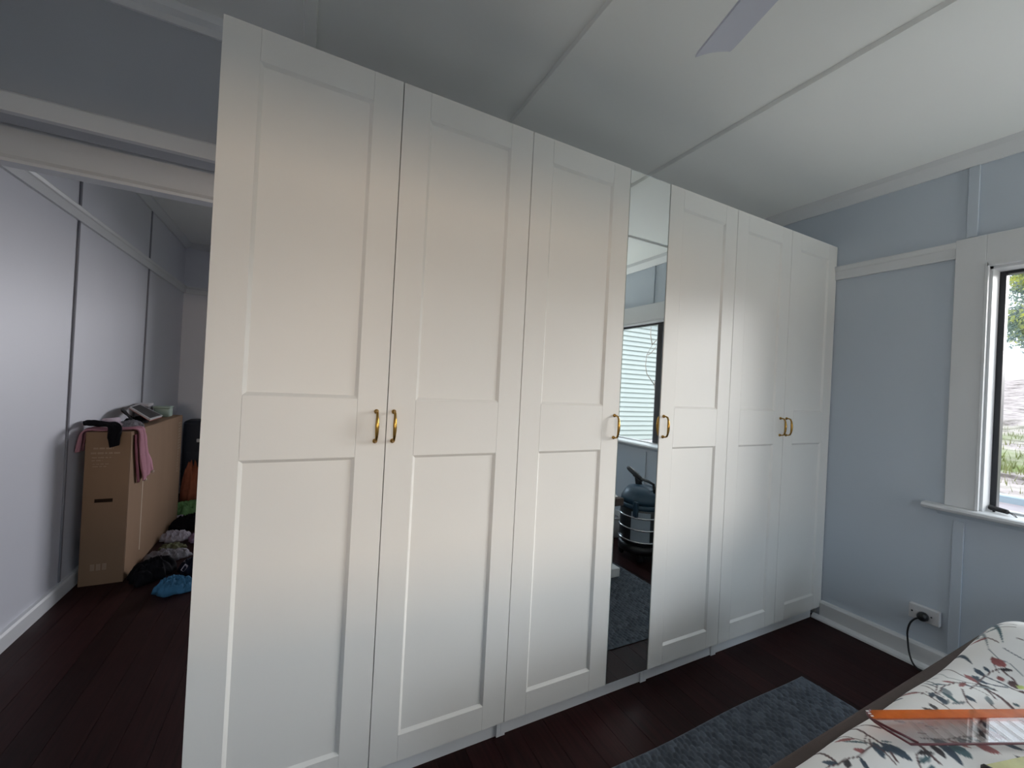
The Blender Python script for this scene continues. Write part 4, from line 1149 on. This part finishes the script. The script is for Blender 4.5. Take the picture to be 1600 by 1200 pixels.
# ------------------------------------------------------------------ by the window: vacuum cleaner and basket, seen in the mirror door
def vacuum():
    cx, cy = 2.835, -1.150
    r = empty('vacuum_cleaner', (cx, cy, 0), 'black and steel drum vacuum cleaner with a blue head under the window', 'vacuum cleaner')
    blue = mat('petrol_blue_plastic', (0.022, 0.055, 0.090), 0.4)
    steel = mat('chrome_steel', (0.62, 0.64, 0.66), 0.16, metal=1.0)
    R_ = 0.175
    build('drum', MB().lathe((cx, cy, 0), [(R_ - 0.02, 0.135), (R_, 0.15), (R_, 0.42), (R_ - 0.005, 0.425)], 40), mat('brushed_drum', (0.05, 0.055, 0.06), 0.3, metal=0.5), r)
    lab = MB()
    for k in range(10):
        a0 = math.radians(112 + k * 5); a1 = math.radians(112 + (k + 1) * 5)
        q = [(cx + (R_ + 0.0012) * math.cos(a), cy + (R_ + 0.0012) * math.sin(a)) for a in (a0, a1)]
        lab.add([(q[0][0], q[0][1], 0.165), (q[1][0], q[1][1], 0.165), (q[1][0], q[1][1], 0.405), (q[0][0], q[0][1], 0.405)], [(0, 1, 2, 3)])
    build('label_panel', lab, mat('pale_label', (0.30, 0.36, 0.42), 0.4), r)
    for z in (0.165, 0.262, 0.358):
        build('ring', MB().lathe((cx, cy, z), [(R_ + 0.002, -0.008), (R_ + 0.008, -0.004), (R_ + 0.008, 0.004), (R_ + 0.002, 0.008)], 40), steel, r)
    build('rim', MB().lathe((cx, cy, 0), [(R_ + 0.006, 0.422), (R_ + 0.012, 0.43), (R_ + 0.012, 0.452), (R_ + 0.002, 0.46)], 40), blue, r)
    build('head', MB().lathe((cx, cy, 0), [(R_ + 0.001, 0.46), (R_ - 0.004, 0.50), (R_ - 0.03, 0.545), (R_ - 0.055, 0.575), (0.06, 0.59), (0.02, 0.592)], 40), blue, r)
    for a in (150, 330):
        dx, dy = math.cos(math.radians(a)), math.sin(math.radians(a))
        build('clamp', MB().box(cx + dx * (R_ + 0.008) - 0.014, cx + dx * (R_ + 0.008) + 0.014, cy + dy * (R_ + 0.008) - 0.02, cy + dy * (R_ + 0.008) + 0.02, 0.37, 0.49), blue, r, bevel=0.006, seg=2)
    build('handle', MB().tube([(cx, cy + 0.13, 0.555), (cx, cy + 0.115, 0.625), (cx, cy + 0.06, 0.637), (cx, cy - 0.06, 0.640), (cx, cy - 0.11, 0.655)], 0.012, 10), BLACKP, r)
    noz = MB().tube([(cx + 0.01, cy - 0.05, 0.57), (cx + 0.01, cy - 0.075, 0.64), (cx + 0.01, cy - 0.09, 0.67)], [0.030, 0.024, 0.022], 14)
    noz.tube([(cx, cy - 0.19, 0.705), (cx, cy - 0.17, 0.70), (cx, cy - 0.08, 0.662), (cx, cy - 0.01, 0.63)], [0.012, 0.020, 0.022, 0.016], 14)
    build('floor_nozzle', noz, BLACKP, r)
    build('base', MB().lathe((cx, cy, 0), [(R_ - 0.03, 0.05), (R_ + 0.005, 0.07), (R_ + 0.005, 0.12), (R_ - 0.015, 0.136)], 40), BLACKP, r)
    for a in (45, 135, 225, 315):
        dx, dy = math.cos(math.radians(a)) * 0.15, math.sin(math.radians(a)) * 0.15
        wq = build('caster', MB().lathe((cx + dx, cy + dy, 0.030), [(0.018, -0.014), (0.030, -0.010), (0.030, 0.010), (0.018, 0.014)], 18, axis=0), BLACKP, r)
        build('fork', MB().box(cx + dx - 0.018, cx + dx + 0.018, cy + dy - 0.012, cy + dy + 0.012, 0.044, 0.062), BLACKP, wq)
vacuum()

def basket():
    cx, cy = 2.93, -1.66
    r = empty('floor_basket', (cx, cy, 0), 'low round white basket with grey lining on the floor beyond the bed corner', 'basket')
    build('wall', MB().lathe((cx, cy, 0), [(0.12, 0.0), (0.135, 0.01), (0.15, 0.10), (0.150, 0.19), (0.140, 0.19), (0.138, 0.10), (0.12, 0.02)], 36), WPLAST, r)
    build('hoop', MB().tube([(cx + 0.15 * math.cos(a), cy + 0.15 * math.sin(a), 0.19) for a in np.linspace(0, 6.2832, 37)], 0.009, 8), WHITE_TRIM, r)
    heap('lining', cx, cy, 0.125, 0.125, 0.09, 70, GREYC, None, None, z0=0.09, parent=r)
basket()

# ------------------------------------------------------------------ outdoors
def hill_z(x, y):
    px = np.array([-40, 2.0, 4.5, 7.2, 9.0, 9.7, 10.2, 14, 25, 36, 48, 60, 90])
    pz = np.array([-0.6, -0.5, -0.2, 0.50, 0.64, 0.60, 0.72, 0.95, 1.90, 3.45, 5.80, 6.4, 7.0])
    z = np.interp(x, px, pz)
    f2 = np.clip((-2.6 - y) / 1.2, 0, 1) * np.clip((11.0 - x) / 1.5, 0, 1)
    z = z * (1 - f2) - 0.45 * f2
    f = np.clip((x - 4.0) / 6, 0, 1) * (1 - f2)
    return z + f * (0.10 * fbm(x / 5, y / 5, 77, 4) + 0.05 * fbm(x * 0.9, y * 0.9, 78, 2))

def terrain():
    xs = np.concatenate([np.arange(3.6, 16, 0.18), np.arange(16, 60, 0.6), np.arange(60, 120, 6)])
    ys = np.concatenate([np.arange(-60, -12, 3.0), np.arange(-12, 22, 0.30), np.arange(22, 70, 3.0)])
    X, Y = np.meshgrid(xs, ys, indexing='ij')
    Z = hill_z(X, Y)
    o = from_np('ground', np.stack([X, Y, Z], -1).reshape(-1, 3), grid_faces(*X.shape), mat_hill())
    o['kind'] = 'structure'
    b = struct('ground', MB().box(-40, 3.55, -60, 70, -0.9, -0.5), mat('bare_earth', (0.40, 0.34, 0.28), 0.95, var=0.2))
    # tussocks of grass on the near part of the slope
    r = random.Random(4); V = []; F = []
    for k in range(2600):
        x = r.uniform(6.2, 15); y = r.uniform(-2.4, 9)
        z = float(np.interp(x, [4.5, 7.2, 9.0, 9.7, 10.2, 14, 25], [-0.2, 0.50, 0.64, 0.60, 0.72, 0.95, 1.9]))
        for q in range(3):
            a = r.uniform(0, 6.28); h = r.uniform(0.03, 0.09); w_ = 0.010
            dx, dy = r.uniform(-.08, .08), r.uniform(-.08, .08)
            i = len(V)
            V += [(x + dx - w_ * math.cos(a), y + dy - w_ * math.sin(a), z - 0.1), (x + dx + w_ * math.cos(a), y + dy + w_ * math.sin(a), z - 0.1), (x + dx + r.uniform(-.06, .06), y + dy + r.uniform(-.06, .06), z + h)]
            F.append((i, i + 1, i + 2))
    g = from_np('grass', V, F, mat_leaf('grass_blade', (0.12, 0.14, 0.05), (0.22, 0.21, 0.12)), smooth=False)
    tag(g, 'tufts of yellow-green grass on the slope outside the window', 'grass', kind='stuff')
terrain()

LEAF = [mat_leaf('pale_leaf', (0.14, 0.19, 0.17), (0.42, 0.44, 0.10)), mat_leaf('yellow_leaf', (0.20, 0.24, 0.05), (0.42, 0.40, 0.07)), mat_leaf('grey_green_leaf', (0.13, 0.17, 0.17), (0.24, 0.28, 0.25))]
BARK = mat('grey_bark', (0.20, 0.17, 0.15), 0.95, var=0.3, scale=8, bump=0.4, bscale=20)

def tree(x, y, h, cr, seed, kind, label, leaves=1500, ls=0.30):
    r = random.Random(seed)
    z0 = float(hill_z(np.array([x]), np.array([y]))[0]) - 0.15
    root = empty('tree', (x, y, z0), label, 'tree', 'trees along the crest of the slope')
    mb = MB()
    top = Vector((x + r.uniform(-.6, .6), y + r.uniform(-.6, .6), z0 + h * 0.85))
    b0 = Vector((x, y, z0))
    mb.tube([b0, b0.lerp(top, 0.35) + Vector((r.uniform(-.3, .3), r.uniform(-.3, .3), 0)), b0.lerp(top, 0.7), top], [0.22, 0.17, 0.10, 0.03], 8)
    cl = []
    for k in range(18):
        t = r.uniform(0.06, 0.98)
        p = b0.lerp(top, t)
        a = r.uniform(0, 6.28); L = cr * r.uniform(0.4, 1.0) * (1.1 - 0.5 * t)
        q = p + Vector((math.cos(a) * L, math.sin(a) * L, L * r.uniform(0.1, 0.7)))
        mb.tube([p, p.lerp(q, 0.5) + Vector((0, 0, -0.12 * L)), q], [0.06, 0.04, 0.012], 5)
        cl.append((q, L * 0.55)); cl.append((p.lerp(q, 0.6), L * 0.45))
    build('trunk', mb, BARK, root)
    n = leaves
    rg = np.random.RandomState(seed)
    C = np.array([tuple(c[0]) + (c[1],) for c in cl])
    ids = rg.randint(0, len(C), n)
    pos = C[ids, :3] + rg.normal(0, 1, (n, 3)) * (C[ids, 3] * 0.45 + 0.15)[:, None]
    d1 = rg.normal(0, 1, (n, 3)); d1 /= np.linalg.norm(d1, axis=1)[:, None]
    d2 = np.cross(d1, rg.normal(0, 1, (n, 3))); d2 /= np.linalg.norm(d2, axis=1)[:, None]
    s_ = (ls * rg.uniform(0.6, 1.3, n))[:, None]
    V = np.stack([pos - d1 * s_, pos + d2 * s_ * .45, pos + d1 * s_, pos - d2 * s_ * .45], 1).reshape(-1, 3)
    F = np.arange(4 * n).reshape(-1, 4)
    from_np('foliage', V, F, LEAF[kind], parent=root, smooth=False)['kind'] = 'stuff'

for i, (x, y, h, cr, kd, n, ls, lab) in enumerate([
        (49, 8.2, 11, 2.6, 0, 9000, 0.15, 'pale blue-green tree on the crest at the left of the window view'),
        (50, 13.4, 10, 2.4, 1, 9000, 0.14, 'tree with bright yellow-green foliage on the crest of the slope'),
        (61, 10.8, 16, 3.4, 2, 12000, 0.20, 'tall grey-green gum tree far behind the yellow-green tree'),
        (51, 21.5, 12, 2.8, 2, 1500, 0.25, 'grey-green gum tree at the north end of the crest'),
        (55, 1.6, 12, 2.8, 1, 1500, 0.25, 'broad yellow-leaved tree south of the pale blue-green tree'),
        (62, -4.5, 12, 3.0, 0, 1500, 0.25, 'pale blue-green tree at the south end of the crest')]):
    tree(x, y, h, cr, 100 + i, kd, lab, n, ls)

def branch():
    r = empty('hanging_branch', (6.9, 0.6, 3.3), 'thin bare branch hanging down outside the window', 'branch')
    p = [Vector((6.3, -0.38, 3.05)), Vector((6.5, -0.36, 2.86)), Vector((6.75, -0.33, 2.62)), Vector((7.1, -0.27, 2.36)), Vector((7.5, -0.24, 2.12)), Vector((7.9, -0.22, 2.0))]
    build('stem', MB().tube([(6.2, -0.6, 6.0), (6.2, -0.45, 4.2)] + p, [0.02, 0.016, 0.010, 0.009, 0.008, 0.007, 0.006, 0.004], 6), BARK, r)
    for k, q in enumerate(p[1:5]):
        e = q + Vector((0.15, 0.22 if k % 2 else -0.25, -0.12))
        build('twig', MB().tube([q, q.lerp(e, 0.5) + Vector((0, 0, 0.03)), e], [0.005, 0.004, 0.002], 5), BARK, r)
        for m in range(3):
            c = q.lerp(e, 0.45 + 0.27 * m); d = Vector((0.02, 0.05 * (1 if m % 2 else -1), -0.06))
            s_ = Vector((0.015, 0.01, 0))
            build('leaf', MB().add([c, c + d * 0.5 + s_, c + d, c + d * 0.5 - s_], [(0, 1, 2, 3)]), LEAF[1], r)
branch()

def neighbour_house():
    x0, x1, y, za, zb = 5.05, 8.16, -6.0, -0.65, 3.75
    r = empty('weatherboard_house', ((x0 + x1) / 2, y - 1.5, za), 'white weatherboard house wall seen outside through the window', 'house')
    wmat = mat('white_weatherboard_paint', (0.44, 0.47, 0.46), 0.6, var=0.03)
    build('wall_core', MB().box(x0 + 0.03, x1 - 0.03, y - 3.0, y - 0.03, za - 0.3, zb), wmat, r)
    n = int((zb - za) / 0.112)
    first = None
    for k in range(n):
        z = za + k * 0.112
        if first is None:
            mb = MB().prism([(y - 0.029, z), (y + 0.010, z), (y - 0.022, z + 0.116), (y - 0.029, z + 0.116)], 0, x0, x1)
            first = build('board', mb, wmat, r)
        else:
            c = first.copy(); COL.objects.link(c); c.parent = r; c.location = (0, 0, k * 0.112)
    build('corner_stop', MB().box(x1 - 0.02, x1 + 0.012, y - 0.10, y - 0.028, za, zb), mat('grey_trim_paint', (0.35, 0.37, 0.38), 0.6), r)
    ro = MB().prism([(y + 0.45, zb), (y + 0.45, zb + 0.10), (y - 1.5, zb + 1.0), (y - 3.45, zb + 0.10), (y - 3.45, zb)], 0, x0 - 0.4, x1 + 0.4)
    build('roof', ro, mat('grey_roof_tin', (0.35, 0.36, 0.38), 0.5, metal=0.3), r)
neighbour_house()

def shadow_twigs():  # added twigs imitating branch shadows cast on the weatherboards
    y = -4.8
    r = empty('shadow_twigs', (6.95, y, -0.5), 'added bare twigs standing in for branch shadows on the weatherboard wall', 'shadow_twigs')
    build('stem', MB().tube([(6.95, y, -0.55), (6.93, y + .02, 0.3), (6.88, y, 0.9), (6.80, y - .02, 1.3), (6.72, y, 1.55)], [0.016, 0.014, 0.011, 0.009, 0.006], 6), BARK, r)
    T = [[(6.72, 1.55), (6.50, 1.76), (6.42, 1.92), (6.50, 2.15), (6.61, 2.37)], [(6.61, 2.37), (6.72, 2.50), (6.90, 2.56), (6.98, 2.72)], [(6.50, 2.15), (6.62, 2.20), (6.72, 2.34)],
         [(6.80, 1.3), (6.72, 1.62), (6.94, 1.74), (7.04, 1.86)], [(6.61, 2.37), (6.52, 2.55), (6.58, 2.74)]]
    for k, t in enumerate(T):
        build('twig', MB().tube([(x, y + 0.03 * ((i + k) % 3 - 1) if i else y, z) for i, (x, z) in enumerate(t)], [0.0095 - 0.0012 * i for i in range(len(t))], 5), BARK, r)
shadow_twigs()

def lean_to():
    """Pale tin roof of the lower storey just below the window."""
    r = empty('lean_to_roof', (4.4, 0.0, 0.6), kind='structure')
    pm = mat('faded_pink_tin', (0.27, 0.225, 0.235), 0.45, var=0.25, scale=2)
    za, zb = 0.66, 0.60
    k = 0
    y = -3.2
    while y < 2.4:
        mb = MB().prism([(y, za), (y + 0.74, za), (y + 0.755, za + 0.022), (y + 0.775, za + 0.022), (y + 0.79, za), (y + 0.79, za - 0.012), (y, za - 0.012)], 0, XR + 0.26, 5.15)
        build('sheet', mb, pm, r)
        y += 0.80
    build('gutter', MB().box(5.15, 5.27, -3.2, 2.4, za - 0.06, za + 0.055), mat('pale_blue_gutter', (0.24, 0.31, 0.36), 0.4), r, bevel=0.006)
    build('beam', MB().box(5.0, 5.1, -3.2, 2.4, za - 0.2, za - 0.013), WHITE_TRIM, r)
    for yy in (-3.0, -0.4, 2.2):
        build('post', MB().box(5.0, 5.1, yy - 0.05, yy + 0.05, -0.9, za - 0.2), WHITE_TRIM, r)
lean_to()
